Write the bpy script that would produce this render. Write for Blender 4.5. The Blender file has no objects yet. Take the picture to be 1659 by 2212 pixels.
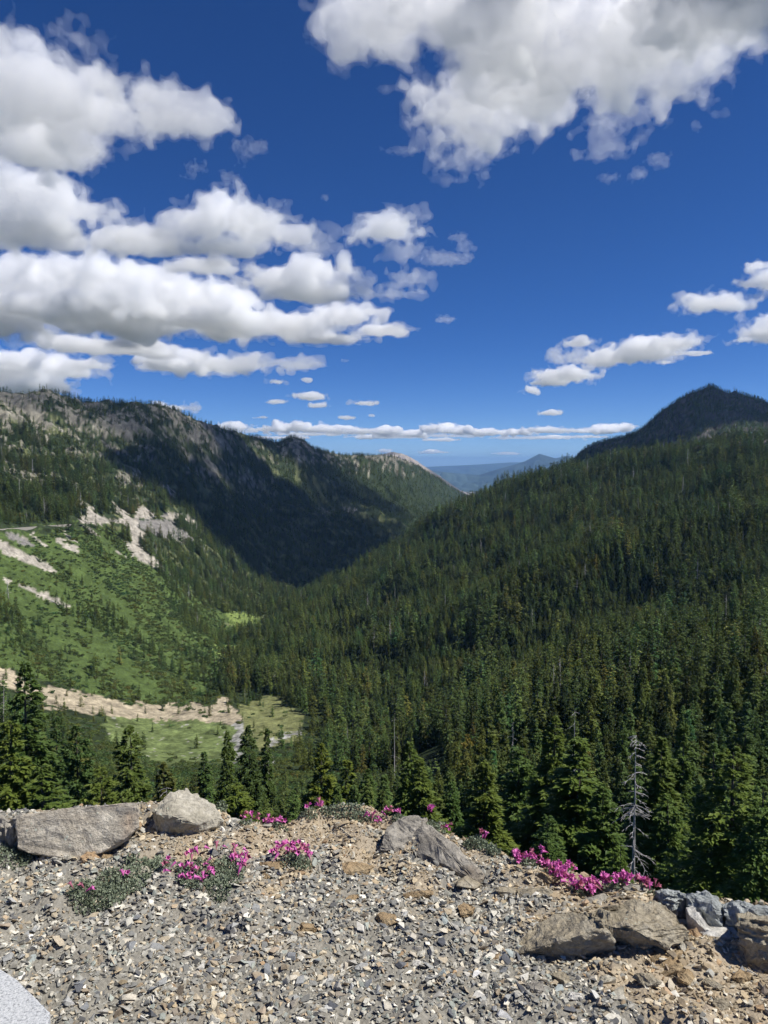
import bpy, bmesh, math, random
import numpy as np
import openvdb

random.seed(7)
rng = np.random.default_rng(7)
R = math.radians
scene = bpy.context.scene
COL = scene.collection

# ------------------------------------------------------------------ camera
CAM_H = 1.6
PITCH = R(-3.8)
cam_data = bpy.data.cameras.new('camera')
cam_data.sensor_fit = 'VERTICAL'
cam_data.sensor_height = 36.0
cam_data.lens = 26.0
cam_data.clip_start = 0.05
cam_data.clip_end = 400000.0
cam = bpy.data.objects.new('camera', cam_data)
cam.location = (0, 0, CAM_H)
cam.rotation_euler = (R(90) + PITCH, 0, 0)
COL.objects.link(cam)
scene.camera = cam

# ------------------------------------------------------------------ sky, sun, exposure
SUN_EL, SUN_AZ = R(55), R(101)          # azimuth clockwise from the viewing direction (+Y), so the sun is high on the right
SUN_DIR = np.array([math.cos(SUN_EL) * math.sin(SUN_AZ), math.cos(SUN_EL) * math.cos(SUN_AZ), math.sin(SUN_EL)])
world = bpy.data.worlds.new('World')
scene.world = world
world.use_nodes = True
wn = world.node_tree
wn.nodes.clear()
wo = wn.nodes.new('ShaderNodeOutputWorld')
bg = wn.nodes.new('ShaderNodeBackground')
skyn = wn.nodes.new('ShaderNodeTexSky')
skyn.sky_type = 'NISHITA'
skyn.sun_disc = False
skyn.sun_elevation = SUN_EL
skyn.sun_rotation = SUN_AZ
skyn.altitude = 1700
skyn.air_density = 0.6
skyn.dust_density = 0.0
skyn.ozone_density = 6.3
hsv = wn.nodes.new('ShaderNodeHueSaturation')
hsv.inputs['Saturation'].default_value = 1.2
hsv.inputs['Hue'].default_value = 0.51
wn.links.new(skyn.outputs[0], hsv.inputs['Color'])
wn.links.new(hsv.outputs[0], bg.inputs['Color'])
wn.links.new(bg.outputs[0], wo.inputs['Surface'])
bg.inputs['Strength'].default_value = 0.074
sun_data = bpy.data.lights.new('sun', 'SUN')
sun_data.energy = 4.0
sun_data.angle = R(0.53)
sun_data.color = (1.0, 0.965, 0.905)
sun = bpy.data.objects.new('sun', sun_data)
sun.rotation_euler = (R(90) - SUN_EL, 0, -SUN_AZ + R(180))
COL.objects.link(sun)
from mathutils import Vector, Matrix
sun.rotation_euler = Vector(SUN_DIR).to_track_quat('Z', 'Y').to_euler()
vs = scene.view_settings
vs.view_transform = 'Standard'
vs.look = 'None'
vs.exposure = 0.62
vs.gamma = 1.0
vs.use_curve_mapping = False
cy = scene.cycles
cy.use_denoising = True
cy.use_adaptive_sampling = True
cy.adaptive_threshold = 0.04
cy.max_bounces = 22
cy.diffuse_bounces = 3
cy.glossy_bounces = 2
cy.transmission_bounces = 4
cy.volume_bounces = 20
cy.transparent_max_bounces = 24
cy.sample_clamp_indirect = 8.0
cy.caustics_reflective = False
cy.caustics_refractive = False

# ------------------------------------------------------------------ photograph coordinates -> world
PW, PH = 1659.0, 2212.0                    # the picture measured at this size
PF = (PH / 2) / math.tan(math.atan(18.0 / 26.0))
SP, CP = math.sin(-PITCH), math.cos(-PITCH)


def ray(px, py):
    """direction of a picture point, y component (depth) positive"""
    px = np.asarray(px, float); py = np.asarray(py, float)
    u = (px - PW / 2) / PF
    v = (PH / 2 - py) / PF
    return np.stack([u + 0 * v, CP + v * SP + 0 * u, -SP + v * CP + 0 * u], -1)


def at_r(px, py, r):
    """world point on that ray at horizontal range r"""
    d = ray(px, py)
    h = np.hypot(d[..., 0], d[..., 1])
    return d * (np.asarray(r) / h)[..., None] + np.array([0, 0, CAM_H])


def at_z(px, py, z):
    d = ray(px, py)
    return d * ((z - CAM_H) / d[..., 2])[..., None] + np.array([0, 0, CAM_H])


def project(p):
    """world points -> picture coordinates"""
    p = np.asarray(p, float) - np.array([0, 0, CAM_H])
    dep = p[..., 1] * CP - p[..., 2] * SP
    upc = p[..., 1] * SP + p[..., 2] * CP
    dep_s = np.where(np.abs(dep) < 1e-6, 1e-6, dep)
    return PW / 2 + PF * p[..., 0] / dep_s, PH / 2 - PF * upc / dep_s, dep


# ------------------------------------------------------------------ helpers
def tag(o, label=None, cat=None, group=None, kind=None):
    if label: o['label'] = label
    if cat: o['category'] = cat
    if group: o['group'] = group
    if kind: o['kind'] = kind
    return o


def empty(name, loc=(0, 0, 0)):
    o = bpy.data.objects.new(name, None)
    o.empty_display_size = 0.1
    o.location = loc
    COL.objects.link(o)
    return o


def mesh_np(name, verts, faces, mat=None, smooth=False):
    """mesh from numpy arrays; faces is an (n,3) or (n,4) array"""
    verts = np.ascontiguousarray(verts, np.float32)
    faces = np.ascontiguousarray(faces, np.int32)
    me = bpy.data.meshes.new(name)
    k = faces.shape[1]
    me.vertices.add(len(verts))
    me.vertices.foreach_set('co', verts.ravel())
    me.loops.add(faces.size)
    me.loops.foreach_set('vertex_index', faces.ravel())
    me.polygons.add(len(faces))
    me.polygons.foreach_set('loop_start', np.arange(0, faces.size, k, dtype=np.int32))
    me.polygons.foreach_set('loop_total', np.full(len(faces), k, np.int32))
    me.polygons.foreach_set('use_smooth', np.full(len(faces), smooth, bool))
    me.update(calc_edges=True)
    if mat: me.materials.append(mat)
    return me


def color_attr(me, rgb, name='col'):
    a = me.color_attributes.new(name, 'FLOAT_COLOR', 'POINT')
    c = np.ones((len(me.vertices), 4), np.float32)
    c[:, :3] = rgb
    a.data.foreach_set('color', c.ravel())


def obj(name, me, parent=None, loc=None):
    o = bpy.data.objects.new(name, me)
    COL.objects.link(o)
    if parent is not None: o.parent = parent
    if loc is not None: o.location = loc
    return o


class NT:
    """small node-tree helper"""
    def __init__(self, mat):
        self.t = mat.node_tree
    def n(self, typ, **kw):
        nd = self.t.nodes.new(typ)
        for k, v in kw.items():
            if k.startswith('i_'):
                key = k[2:]
                key = int(key) if key.isdigit() else key.replace('_', ' ')
                nd.inputs[key].default_value = v
            else:
                setattr(nd, k, v)
        return nd
    def l(self, a, b):
        self.t.links.new(a, b)


def new_mat(name):
    m = bpy.data.materials.new(name)
    m.use_nodes = True
    m.node_tree.nodes.clear()
    return m


def lin(r, g, b):
    f = lambda c: (c / 255 / 12.92) if c / 255 <= 0.04045 else ((c / 255 + 0.055) / 1.055) ** 2.4
    return (f(r), f(g), f(b))


# periodic noise volumes, band by band
NV = 160


def _bands():
    k = np.fft.fftfreq(NV) * NV
    kr = np.fft.rfftfreq(NV) * NV
    kk = np.sqrt(k[:, None, None] ** 2 + k[None, :, None] ** 2 + kr[None, None, :] ** 2).astype(np.float32)
    f = np.fft.rfftn(rng.standard_normal((NV, NV, NV)).astype(np.float32))
    out = []
    for c in (4, 9, 19, 38):
        w = np.exp(-((np.log(np.maximum(kk, .5) / c)) ** 2) / (2 * 0.3 ** 2)).astype(np.float32)
        a = np.fft.irfftn(f * w, s=(NV, NV, NV)).astype(np.float32)
        out.append(a / a.std())
    return out


BANDS = _bands()


def noise3(p, band=0):
    """trilinear lookup of a noise band; p in periods of the volume (0..1 = whole volume)"""
    a = BANDS[band]
    q = np.asarray(p, np.float32) * NV
    i = np.floor(q).astype(np.int64)
    f = (q - i).astype(np.float32)
    i %= NV
    j = (i + 1) % NV
    x0, y0, z0 = i[..., 0], i[..., 1], i[..., 2]
    x1, y1, z1 = j[..., 0], j[..., 1], j[..., 2]
    fx, fy, fz = f[..., 0], f[..., 1], f[..., 2]
    c = lambda x, y, z: a[x, y, z]
    return ((c(x0, y0, z0) * (1 - fx) + c(x1, y0, z0) * fx) * (1 - fy) + (c(x0, y1, z0) * (1 - fx) + c(x1, y1, z0) * fx) * fy) * (1 - fz) + \
           ((c(x0, y0, z1) * (1 - fx) + c(x1, y0, z1) * fx) * (1 - fy) + (c(x0, y1, z1) * (1 - fx) + c(x1, y1, z1) * fx) * fy) * fz


def fbm2(x, y, s, seed=0.0, gain=0.5):
    """2-D fractal noise, feature size about s/4 down"""
    x = np.asarray(x); y = np.asarray(y)
    t = 0
    for b in range(4):
        t = t + gain ** b * noise3(np.stack([x / s, y / s, 0 * x + seed * 0.137 + b * .23], -1), b)
    return t
# ------------------------------------------------------------------ the valley: one surface lofted through ridge, floor and slope lines
# each line: (picture x, range m, picture y) or, where hidden, (picture x, range m, None, height m)
def zrow(r, z, dz_c=0.0):
    return [(-700, r, None, z), (0, r, None, z), (600, r, None, z + dz_c), (900, r, None, z + dz_c), (1659, r, None, z), (2300, r, None, z)]


LINES = [
    zrow(5.0, -2.6), zrow(12, -7.6), zrow(20, -12.8), zrow(50, -31), zrow(90, -49, -3), zrow(150, -72, -8),
    # near ridge on the right / foot of the near slope on the left
    [(-700, 230, 1660), (0, 250, 1640), (180, 280, 1655), (350, 300, 1665), (480, 310, 1665), (560, 320, 1655), (640, 330, 1655), (830, 340, 1650),
     (1000, 365, 1556), (1120, 380, 1488), (1250, 390, 1424), (1400, 395, 1382), (1530, 395, 1354), (1659, 395, 1328), (2300, 395, 1280)],
    # gully behind it / meadow
    [(-700, 380, 1540), (0, 400, 1545), (180, 430, 1585), (350, 460, 1605), (480, 465, 1600), (560, 440, 1605), (640, 430, 1615), (830, 430, None, -184),
     (1000, 460, None, -186), (1120, 475, None, -181), (1250, 490, None, -174), (1400, 500, None, -163), (1530, 500, None, -156), (1659, 500, None, -150), (2300, 500, None, -135)],
    # foot of the green slope / low on the forested spur
    [(-700, 500, 1460), (0, 520, 1485), (180, 540, 1510), (350, 560, 1535), (480, 560, 1520), (560, 560, 1530), (640, 570, 1515), (830, 560, 1510),
     (1000, 600, 1405), (1120, 620, 1340), (1250, 630, 1300), (1400, 640, 1270), (1530, 640, 1240), (1659, 640, 1220), (2300, 640, 1150)],
    [(-700, 640, 1290), (0, 680, 1310), (180, 740, 1325), (350, 760, 1390), (480, 790, 1425), (560, 800, 1420), (640, 800, 1395), (830, 850, 1325),
     (1000, 900, 1225), (1120, 900, 1170), (1250, 920, 1120), (1400, 920, 1090), (1530, 900, 1080), (1659, 900, 1065), (2300, 900, 1000)],
    # road on the left / crest of the forested spur
    [(-700, 740, 1160), (0, 850, 1147), (180, 960, 1137), (350, 1050, 1205), (480, 1100, 1338), (560, 1150, 1338), (640, 1170, 1305), (720, 1220, 1262), (830, 1300, 1200),
     (920, 1330, 1150), (1000, 1350, 1101), (1120, 1350, 1053), (1250, 1350, 1011), (1400, 1350, 983), (1530, 1300, 968), (1659, 1250, 955), (2300, 1200, 900)],
    # behind the spur / slope above the road
    [(-700, 1000, 1050), (0, 1100, 1045), (180, 1250, 1045), (350, 1400, 1085), (480, 1500, 1172), (560, 1550, 1232), (640, 1650, None, -262), (830, 1900, None, -292),
     (1000, 2000, None, -305), (1120, 1900, None, -150), (1250, 1750, None, -45), (1400, 1650, None, -5), (1530, 1600, None, 8), (1659, 1550, None, 15), (2300, 1500, None, 20)],
    [(-700, 1300, 940), (0, 1400, 940), (180, 1550, 952), (350, 1750, 972), (480, 1950, 1042), (560, 2150, 1072), (640, 2300, 1090), (740, 2550, 1098), (830, 2800, 1100),
     (920, 3200, 1098), (1000, 3500, None, -262), (1120, 2600, None, -200), (1250, 2200, None, -12), (1400, 2150, 962), (1530, 2150, 930), (1659, 2100, 932), (2300, 1900, 930)],
    # the skyline of the two mountains
    [(-700, 1600, 820), (-60, 1700, 838), (0, 1750, 846), (22, 1760, 850), (40, 1765, 854), (62, 1770, 850), (100, 1780, 845), (130, 1790, 853), (180, 1850, 870), (250, 1900, 872), (300, 1950, 872),
     (350, 2050, 876), (385, 2080, 890), (420, 2120, 908), (460, 2200, 920), (500, 2300, 933), (560, 2500, 948), (600, 2700, 958), (615, 2750, 950), (635, 2800, 944), (655, 2820, 952),
     (675, 2850, 968), (740, 3100, 983), (800, 3350, 984), (850, 3500, 984), (900, 3900, 1005), (950, 4400, 1035), (1000, 4800, 1068), (1060, 4950, None, -300),
     (1120, 4500, None, -320), (1200, 3000, None, -60), (1248, 2600, 985), (1266, 2590, 969), (1305, 2580, 953), (1344, 2560, 945), (1383, 2540, 930), (1407, 2520, 909), (1422, 2510, 896), (1448, 2500, 878), (1474, 2500, 862), (1498, 2500, 852), (1520, 2500, 843), (1532, 2500, 838),
     (1550, 2500, 842), (1573, 2490, 851), (1589, 2480, 850), (1612, 2460, 855), (1644, 2440, 866), (1659, 2420, 872), (1750, 2350, 910), (2300, 2300, 960)],
]


def line_arrays(L):
    th, rr, zz = [], [], []
    for e in L:
        px, r = e[0], e[1]
        if len(e) == 3:
            p = at_r(px, e[2], r)
        else:
            py = PH / 2 - PF * (math.tan(math.atan2(e[3] - CAM_H, r) - PITCH))
            p = at_r(px, py, r); p[2] = e[3]
        th.append(math.atan2(p[0], p[1])); rr.append(r); zz.append(p[2])
    return np.array(th), np.array(rr), np.array(zz)


TH0, TH1, NTH = R(-37), R(37), 540
TH = np.linspace(TH0, TH1, NTH)
LR, LZ = [], []
for L in LINES:
    t, r, z = line_arrays(L)
    k = np.array([.25, .5, .25])
    ri, zi = np.interp(TH, t, r), np.interp(TH, t, z)
    w = 9 if L is not LINES[-1] else 1
    ker = np.hanning(w + 2)[1:-1]; ker /= ker.sum()
    pad = w // 2
    sm = lambda a: np.convolve(np.pad(a, pad, mode='edge'), ker, mode='valid') if w > 1 else a
    LR.append(sm(ri)); LZ.append(sm(zi))
LR.append(LR[-1] * 1.22); LZ.append(LZ[-1] - 190 + 0 * LZ[-1])
LR.append(np.full(NTH, 11000.0)); LZ.append(np.full(NTH, -420.0))
LR = np.log(np.array(LR)); LZ = np.array(LZ)          # (lines, columns)


def pchip(xk, yk, x):
    """shape-preserving cubic, one curve per column"""
    h = np.diff(xk, axis=0); d = np.diff(yk, axis=0) / h
    m = np.zeros_like(yk)
    w1 = 2 * h[1:] + h[:-1]; w2 = h[1:] + 2 * h[:-1]
    same = d[:-1] * d[1:] > 0
    with np.errstate(all='ignore'):
        hm = (w1 + w2) / (w1 / d[:-1] + w2 / d[1:])
    m[1:-1] = np.where(same, hm, 0)
    m[0], m[-1] = d[0], d[-1]
    out = np.empty((len(x), yk.shape[1]))
    cols = np.arange(yk.shape[1])
    for i, xv in enumerate(x):
        s = np.clip((xk <= xv).sum(0) - 1, 0, len(xk) - 2)
        x0 = xk[s, cols]; hh = h[s, cols]; t = np.clip((xv - x0) / hh, 0, 1)
        out[i] = (2 * t**3 - 3 * t**2 + 1) * yk[s, cols] + (t**3 - 2 * t**2 + t) * hh * m[s, cols] + (-2 * t**3 + 3 * t**2) * yk[s + 1, cols] + (t**3 - t**2) * hh * m[s + 1, cols]
    return out


RR = np.concatenate([np.geomspace(5.0, 380, 70, endpoint=False), np.geomspace(380, 3000, 350, endpoint=False), np.geomspace(3000, 11000, 70)])
LRR = np.log(RR)
Z = pchip(LR, LZ, LRR)                                 # (ranges, columns)
GX = RR[:, None] * np.sin(TH)[None]; GY = RR[:, None] * np.cos(TH)[None]
GPX, GPY, _ = project(np.stack([GX, GY, Z], -1))
_big = fbm2(GX, GY, 1500, 1.0, .55)
_small = fbm2(GX, GY, 260, 2.0, .6)
_rock = np.abs(noise3(np.stack([GX / 420, GY / 420, Z / 420], -1), 1)) + .6 * np.abs(noise3(np.stack([GX / 420, GY / 420, Z / 420], -1), 2)) - 1.1
crest_r = np.exp(LR[-3])[None]
near_crest = np.exp(-((RR[:, None] / crest_r - 1) / 0.10) ** 2)
far_w = np.clip((RR[:, None] - 550) / 900, 0, 1)
leftness = np.clip((980 - GPX) / 200, 0, 1) * np.clip((RR[:, None] - 1000) / 300, 0, 1) * (RR[:, None] < 6000)
peakness = np.clip((GPX - 1230) / 80, 0, 1) * np.clip((RR[:, None] - 1750) / 150, 0, 1)
up_left = leftness * np.clip((Z + 120) / 160, 0, 1)
Z = Z + far_w * (1 - .8 * near_crest) * (6.5 * _big + 2.2 * _small) + (up_left * 5.0 + peakness * 6.0) * _rock * (1 - .55 * near_crest) + 0.5 * np.clip((RR[:, None] - 20) / 100, 0, 1) * _small
# gullies running down the left mountain side and the peak
_gul = np.abs(noise3(np.stack([(GX * .8 - GY * .28) / 1500, 0 * GX + .3, (GX * .28 + GY * .8) / 9000], -1), 2))
Z = Z - (leftness + .8 * peakness) * (1 - near_crest) * 9.0 * (1 - np.clip(_gul, 0, 1.4) / 1.4)
# ribs and folds on the forested spur
_v = GY + .22 * GX
_rib = np.abs(noise3(np.stack([_v / 1500, GX / 7000, 0 * GX + .6], -1), 1)) - .8
spur_m = np.clip((GPX - 640) / 160, 0, 1) * np.clip((RR[:, None] - 540) / 120, 0, 1) * np.clip((1330 - RR[:, None]) / 160, 0, 1)
Z = Z + spur_m * 11.0 * _rib
GPX, GPY, _ = project(np.stack([GX, GY, Z], -1))


def ground_z(x, y):
    """terrain height below world points"""
    th = np.arctan2(x, y); lr = np.log(np.hypot(x, y))
    a = np.clip((th - TH0) / (TH1 - TH0) * (NTH - 1), 0, NTH - 1.001); i = a.astype(int); fa = a - i
    b = np.clip(np.interp(lr, LRR, np.arange(len(LRR))), 0, len(LRR) - 1.001); j = b.astype(int); fb = b - j
    return (Z[j, i] * (1 - fa) + Z[j, i + 1] * fa) * (1 - fb) + (Z[j + 1, i] * (1 - fa) + Z[j + 1, i + 1] * fa) * fb


def hit(px, py, r0=30.0, r1=6000.0):
    """where the sight line of a picture point meets the terrain"""
    d = ray(px, py); h = math.hypot(d[0], d[1])
    rs = np.geomspace(r0, r1, 900)
    p = d[None] * (rs / h)[:, None] + np.array([0, 0, CAM_H])
    below = p[:, 2] < ground_z(p[:, 0], p[:, 1])
    k = int(np.argmax(below)) if below.any() else len(rs) - 1
    return p[k]


def in_poly(px, py, poly):
    c = np.zeros(np.shape(px), bool)
    n = len(poly)
    for i in range(n):
        x0, y0 = poly[i]; x1, y1 = poly[(i + 1) % n]
        if y0 == y1: continue
        c ^= ((y0 > py) != (y1 > py)) & (px < (x1 - x0) * (py - y0) / (y1 - y0) + x0)
    return c


BRUSH = [(-300, 1150), (0, 1150), (180, 1138), (260, 1150), (330, 1215), (400, 1262), (470, 1322), (505, 1350), (510, 1420), (470, 1500), (380, 1522), (250, 1505), (130, 1482), (0, 1445), (-300, 1400)]
MEADOWS = [[(230, 1535), (330, 1548), (520, 1552), (520, 1600), (505, 1650), (330, 1650), (230, 1600)]]
OLIVE = [[(520, 1525), (600, 1498), (655, 1545), (650, 1600), (560, 1625), (525, 1580)]]
BRIGHT = [[(478, 1322), (565, 1326), (560, 1352), (505, 1355)], [(455, 1395), (515, 1398), (515, 1420), (470, 1420)], [(470, 1435), (505, 1440), (500, 1465), (480, 1465)]]
DEBRIS = [[(-300, 1390), (0, 1440), (60, 1475), (150, 1490), (250, 1515), (370, 1526), (465, 1520), (462, 1503), (490, 1510), (527, 1545), (520, 1562), (480, 1562), (360, 1556), (220, 1546), (110, 1528), (60, 1508), (0, 1475), (-300, 1440)]]
STONY = [[(506, 1560), (528, 1556), (524, 1600), (512, 1650), (500, 1650)], [(578, 1606), (612, 1586), (652, 1577), (655, 1582), (616, 1594), (585, 1612)],
         [(770, 1626), (850, 1594), (900, 1578), (902, 1583), (852, 1600), (775, 1634)], [(572, 1640), (590, 1640), (586, 1700), (570, 1700)]]
SCREE = [[(167, 1073), (179, 1084), (202, 1101), (221, 1115), (244, 1122), (241, 1130), (174, 1132), (171, 1121), (193, 1108), (179, 1093)], [(235, 1079), (252, 1087), (269, 1104), (286, 1115), (297, 1122), (280, 1126), (260, 1110), (247, 1096)],
         [(300, 1090), (316, 1098), (336, 1115), (316, 1121), (297, 1119), (293, 1098)], [(240, 1122), (268, 1118), (300, 1122), (300, 1134), (270, 1130), (240, 1131)], [(266, 1126), (297, 1135), (311, 1154), (314, 1166), (302, 1170), (292, 1154), (278, 1143)],
         [(278, 1146), (300, 1150), (304, 1180), (286, 1178)], [(265, 1165), (291, 1174), (311, 1188), (333, 1207), (361, 1227), (378, 1245), (356, 1238), (330, 1226), (305, 1212), (286, 1198), (274, 1185)],
         [(118, 1158), (134, 1167), (157, 1179), (173, 1192), (168, 1198), (146, 1186), (127, 1172)], [(182, 1135), (196, 1140), (220, 1160), (207, 1160), (188, 1147)], [(-60, 1148), (0, 1165), (17, 1174), (34, 1182), (70, 1202), (106, 1221), (125, 1236), (104, 1234), (62, 1219), (28, 1204), (0, 1190), (-60, 1170)],
         [(36, 1149), (45, 1151), (64, 1165), (53, 1166)], [(67, 1154), (75, 1156), (97, 1174), (114, 1186), (92, 1180), (74, 1166)], [(132, 1149), (151, 1157), (184, 1179), (155, 1167)], [(244, 1187), (258, 1192), (276, 1207), (258, 1200)],
         [(-4, 1242), (17, 1252), (30, 1260), (11, 1258)], [(28, 1260), (42, 1262), (100, 1284), (152, 1308), (140, 1312), (90, 1290)], [(356, 1109), (378, 1108), (388, 1122), (361, 1122)], [(398, 1117), (420, 1121), (424, 1137), (403, 1130)],
         [(685, 1096), (700, 1098), (712, 1108), (700, 1106)], [(740, 1098), (775, 1100), (775, 1104), (745, 1103)], [(345, 1050), (360, 1048), (385, 1075), (370, 1072)]]
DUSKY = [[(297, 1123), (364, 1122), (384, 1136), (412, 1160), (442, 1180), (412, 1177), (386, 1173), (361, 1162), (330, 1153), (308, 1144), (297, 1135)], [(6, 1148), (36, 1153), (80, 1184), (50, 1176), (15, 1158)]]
ROCKS = [[(170, 915), (235, 895), (320, 905), (330, 950), (250, 945), (175, 930)], [(-60, 985), (60, 990), (165, 1050), (150, 1065), (60, 1040), (-60, 1020)], [(-60, 840), (110, 835), (170, 880), (120, 920), (-60, 920)],
         [(240, 1008), (290, 1010), (310, 1060), (260, 1055)], [(350, 875), (430, 905), (520, 945), (530, 985), (430, 960), (360, 930)], [(410, 985), (470, 1000), (500, 1050), (450, 1040)],
         [(600, 950), (670, 950), (690, 990), (610, 985)], [(690, 975), (850, 978), (905, 1000), (860, 1014), (760, 1000)], [(60, 935), (130, 930), (110, 960), (60, 955)], [(500, 1010), (560, 1030), (600, 1085), (560, 1070)]]


def cover(x, y, z):
    """ground cover at world points: dict of masks"""
    px, py, dep = project(np.stack([x, y, z], -1))
    r = np.hypot(x, y)
    j1 = noise3(np.stack([x / 300, y / 300, z / 300], -1), 1); j2 = noise3(np.stack([x / 300 + .4, y / 300, z / 300], -1), 2); j3 = noise3(np.stack([x / 120 + .4, y / 120, z / 120], -1), 2)
    w = np.clip(r / 900, .3, 1.2)
    qx, qy = px + (4 * j1 + 2 * j3), py + (3 * j2 + 1.6 * j3)
    sx, sy = px + (2.2 * j1 + 1.2 * j3), py + (1.8 * j2 + 1.2 * j3)
    qx2, qy2 = px + 14 * j1 * w + 9 * j3, py + 10 * j2 * w + 6 * j3
    left = r < 1700
    anyp = lambda P, a, b: np.any([in_poly(a, b, p) for p in P], axis=0)
    m = {}
    m['brush'] = in_poly(qx2, qy2, BRUSH) & (r > 380) & (r < 1300)
    m['meadow'] = anyp(MEADOWS, qx, qy) & (r > 330) & (r < 620)
    m['olive'] = anyp(OLIVE, qx, qy) & (r > 330) & (r < 650)
    m['bright'] = anyp(BRIGHT, qx, qy) & (r > 500) & (r < 1300)
    m['debris'] = anyp(DEBRIS, qx, qy) & (r > 350) & (r < 700)
    m['stony'] = anyp(STONY, qx, qy) & (r > 250) & (r < 700)
    m['scree'] = anyp(SCREE, sx, sy) & (r > 550) & (r < 3500)
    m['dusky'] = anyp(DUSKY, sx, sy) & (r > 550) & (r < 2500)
    rough = noise3(np.stack([x / 700, y / 700, z / 700], -1), 1) * .8 + j3 * .6
    m['rock'] = ((anyp(ROCKS, qx2, qy2) & (rough > -.75)) | ((rough > 1.15) & (py < 1000)) | ((px > 1240) & (r > 1800) & (rough > -.2) & (z > 40))) & (r > 1050)
    m['turf'] = (r > 1050) & (r < 2700) & (px < 1000) & (noise3(np.stack([x / 500 + .7, y / 500, z / 500], -1), 1) + .5 * j3 > .95) & ~m['rock']
    return m, px, py, r


def terrain_colour(x, y, z):
    m, px, py, r = cover(x, y, z)
    n1 = noise3(np.stack([x / 160, y / 160, z / 160], -1), 1); n2 = noise3(np.stack([x / 90, y / 90, z / 90], -1), 2)
    c = np.empty(x.shape + (3,)); c[...] = (0.030, 0.042, 0.017)
    c *= (1 + .2 * n1)[..., None]
    def put(mask, col, v=.12):
        c[mask] = np.array(col) * np.clip(1 + v * (n1 + n2)[mask], .4, 1.8)[..., None]
    put(m['turf'], (0.105, 0.115, 0.052))
    put(m['rock'], (0.185, 0.172, 0.135), .22)
    pk = m['rock'] & (px > 1230)
    put(pk, (0.075, 0.068, 0.062), .2)
    put(m['brush'], (0.067, 0.098, 0.028), .12)
    put(m['meadow'], (0.118, 0.150, 0.054), .2)
    speck = m['meadow'] & (n2 > 1.9)
    put(speck, (0.27, 0.26, 0.22), .1)
    put(m['olive'], (0.15, 0.158, 0.065), .14)
    put(m['bright'], (0.16, 0.21, 0.06), .1)
    put(m['scree'], (0.33, 0.30, 0.25), .14)
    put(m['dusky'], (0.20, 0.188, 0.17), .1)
    put(m['debris'], (0.335, 0.285, 0.20), .14)
    put(m['stony'], (0.25, 0.245, 0.22), .25)
    return np.clip(c, .005, .8)


terrain_mat = new_mat('mountain_ground')
t = NT(terrain_mat)
va = t.n('ShaderNodeVertexColor', layer_name='col')
geo = t.n('ShaderNodeNewGeometry')
nz = t.n('ShaderNodeTexNoise', i_Scale=0.35, i_Detail=5.0, i_Roughness=0.65)
t.l(geo.outputs['Position'], nz.inputs['Vector'])
mr = t.n('ShaderNodeMapRange', i_1=0.25, i_2=0.75, i_3=0.55, i_4=1.45)
t.l(nz.outputs['Fac'], mr.inputs[0])
mx = t.n('ShaderNodeMix', data_type='RGBA', blend_type='MULTIPLY', i_0=1.0)
t.l(va.outputs[0], mx.inputs[6]); t.l(mr.outputs[0], mx.inputs[7])
bp = t.n('ShaderNodeBump', i_Strength=0.8, i_Distance=1.2)
t.l(nz.outputs['Fac'], bp.inputs['Height'])
bs = t.n('ShaderNodeBsdfPrincipled', i_Roughness=0.95)
bs.inputs['Specular IOR Level'].default_value = 0.1
t.l(mx.outputs[2], bs.inputs['Base Color']); t.l(bp.outputs[0], bs.inputs['Normal'])
ot = t.n('ShaderNodeOutputMaterial'); t.l(bs.outputs[0], ot.inputs['Surface'])

# split the surface into the pieces one would name
TC = terrain_colour(GX, GY, Z)
GP = np.stack([GX, GY, Z], -1)
jj, ii = np.meshgrid(np.arange(len(RR) - 1), np.arange(NTH - 1), indexing='ij')
rq = RR[jj]; thq = TH[ii]
gpx_q = GPX[jj, ii]; crest_q = np.exp(LR[10])[ii]; foot_q = np.exp(LR[7])[ii]
flat_q = (np.exp(LR[6])[ii] < rq) & (np.exp(LR[8])[ii] > rq) & (gpx_q > 120) & (gpx_q < 720)
spur_q = (gpx_q >= 560) & (rq <= crest_q * 1.12)
name_q = np.where(rq < foot_q, 0, np.where(spur_q, 1, np.where(np.degrees(thq) > 10.0, 3, 2)))
name_q = np.where(flat_q, 4, name_q)
for code, nm in enumerate(['hillside', 'forested_hill', 'mountain', 'mountain', 'valley_floor']):
    sel = name_q == code
    a = jj[sel] * NTH + ii[sel]
    q = np.stack([a, a + 1, a + 1 + NTH, a + NTH], -1)
    used, inv = np.unique(q, return_inverse=True)
    me = mesh_np(nm, GP.reshape(-1, 3)[used], inv.reshape(-1, 4), terrain_mat, smooth=True)
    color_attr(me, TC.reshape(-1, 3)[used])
    o = obj(nm, me)
    tag(o, ['steep wooded hillside falling away below the gravel edge', 'long forested spur running down from right to valley bottom', 'rocky wooded mountain side across the valley on the left',
            'dark rounded rocky peak above the right forest', 'flat green valley floor with pale gravel wash'][code], None, None, 'structure')


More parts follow.
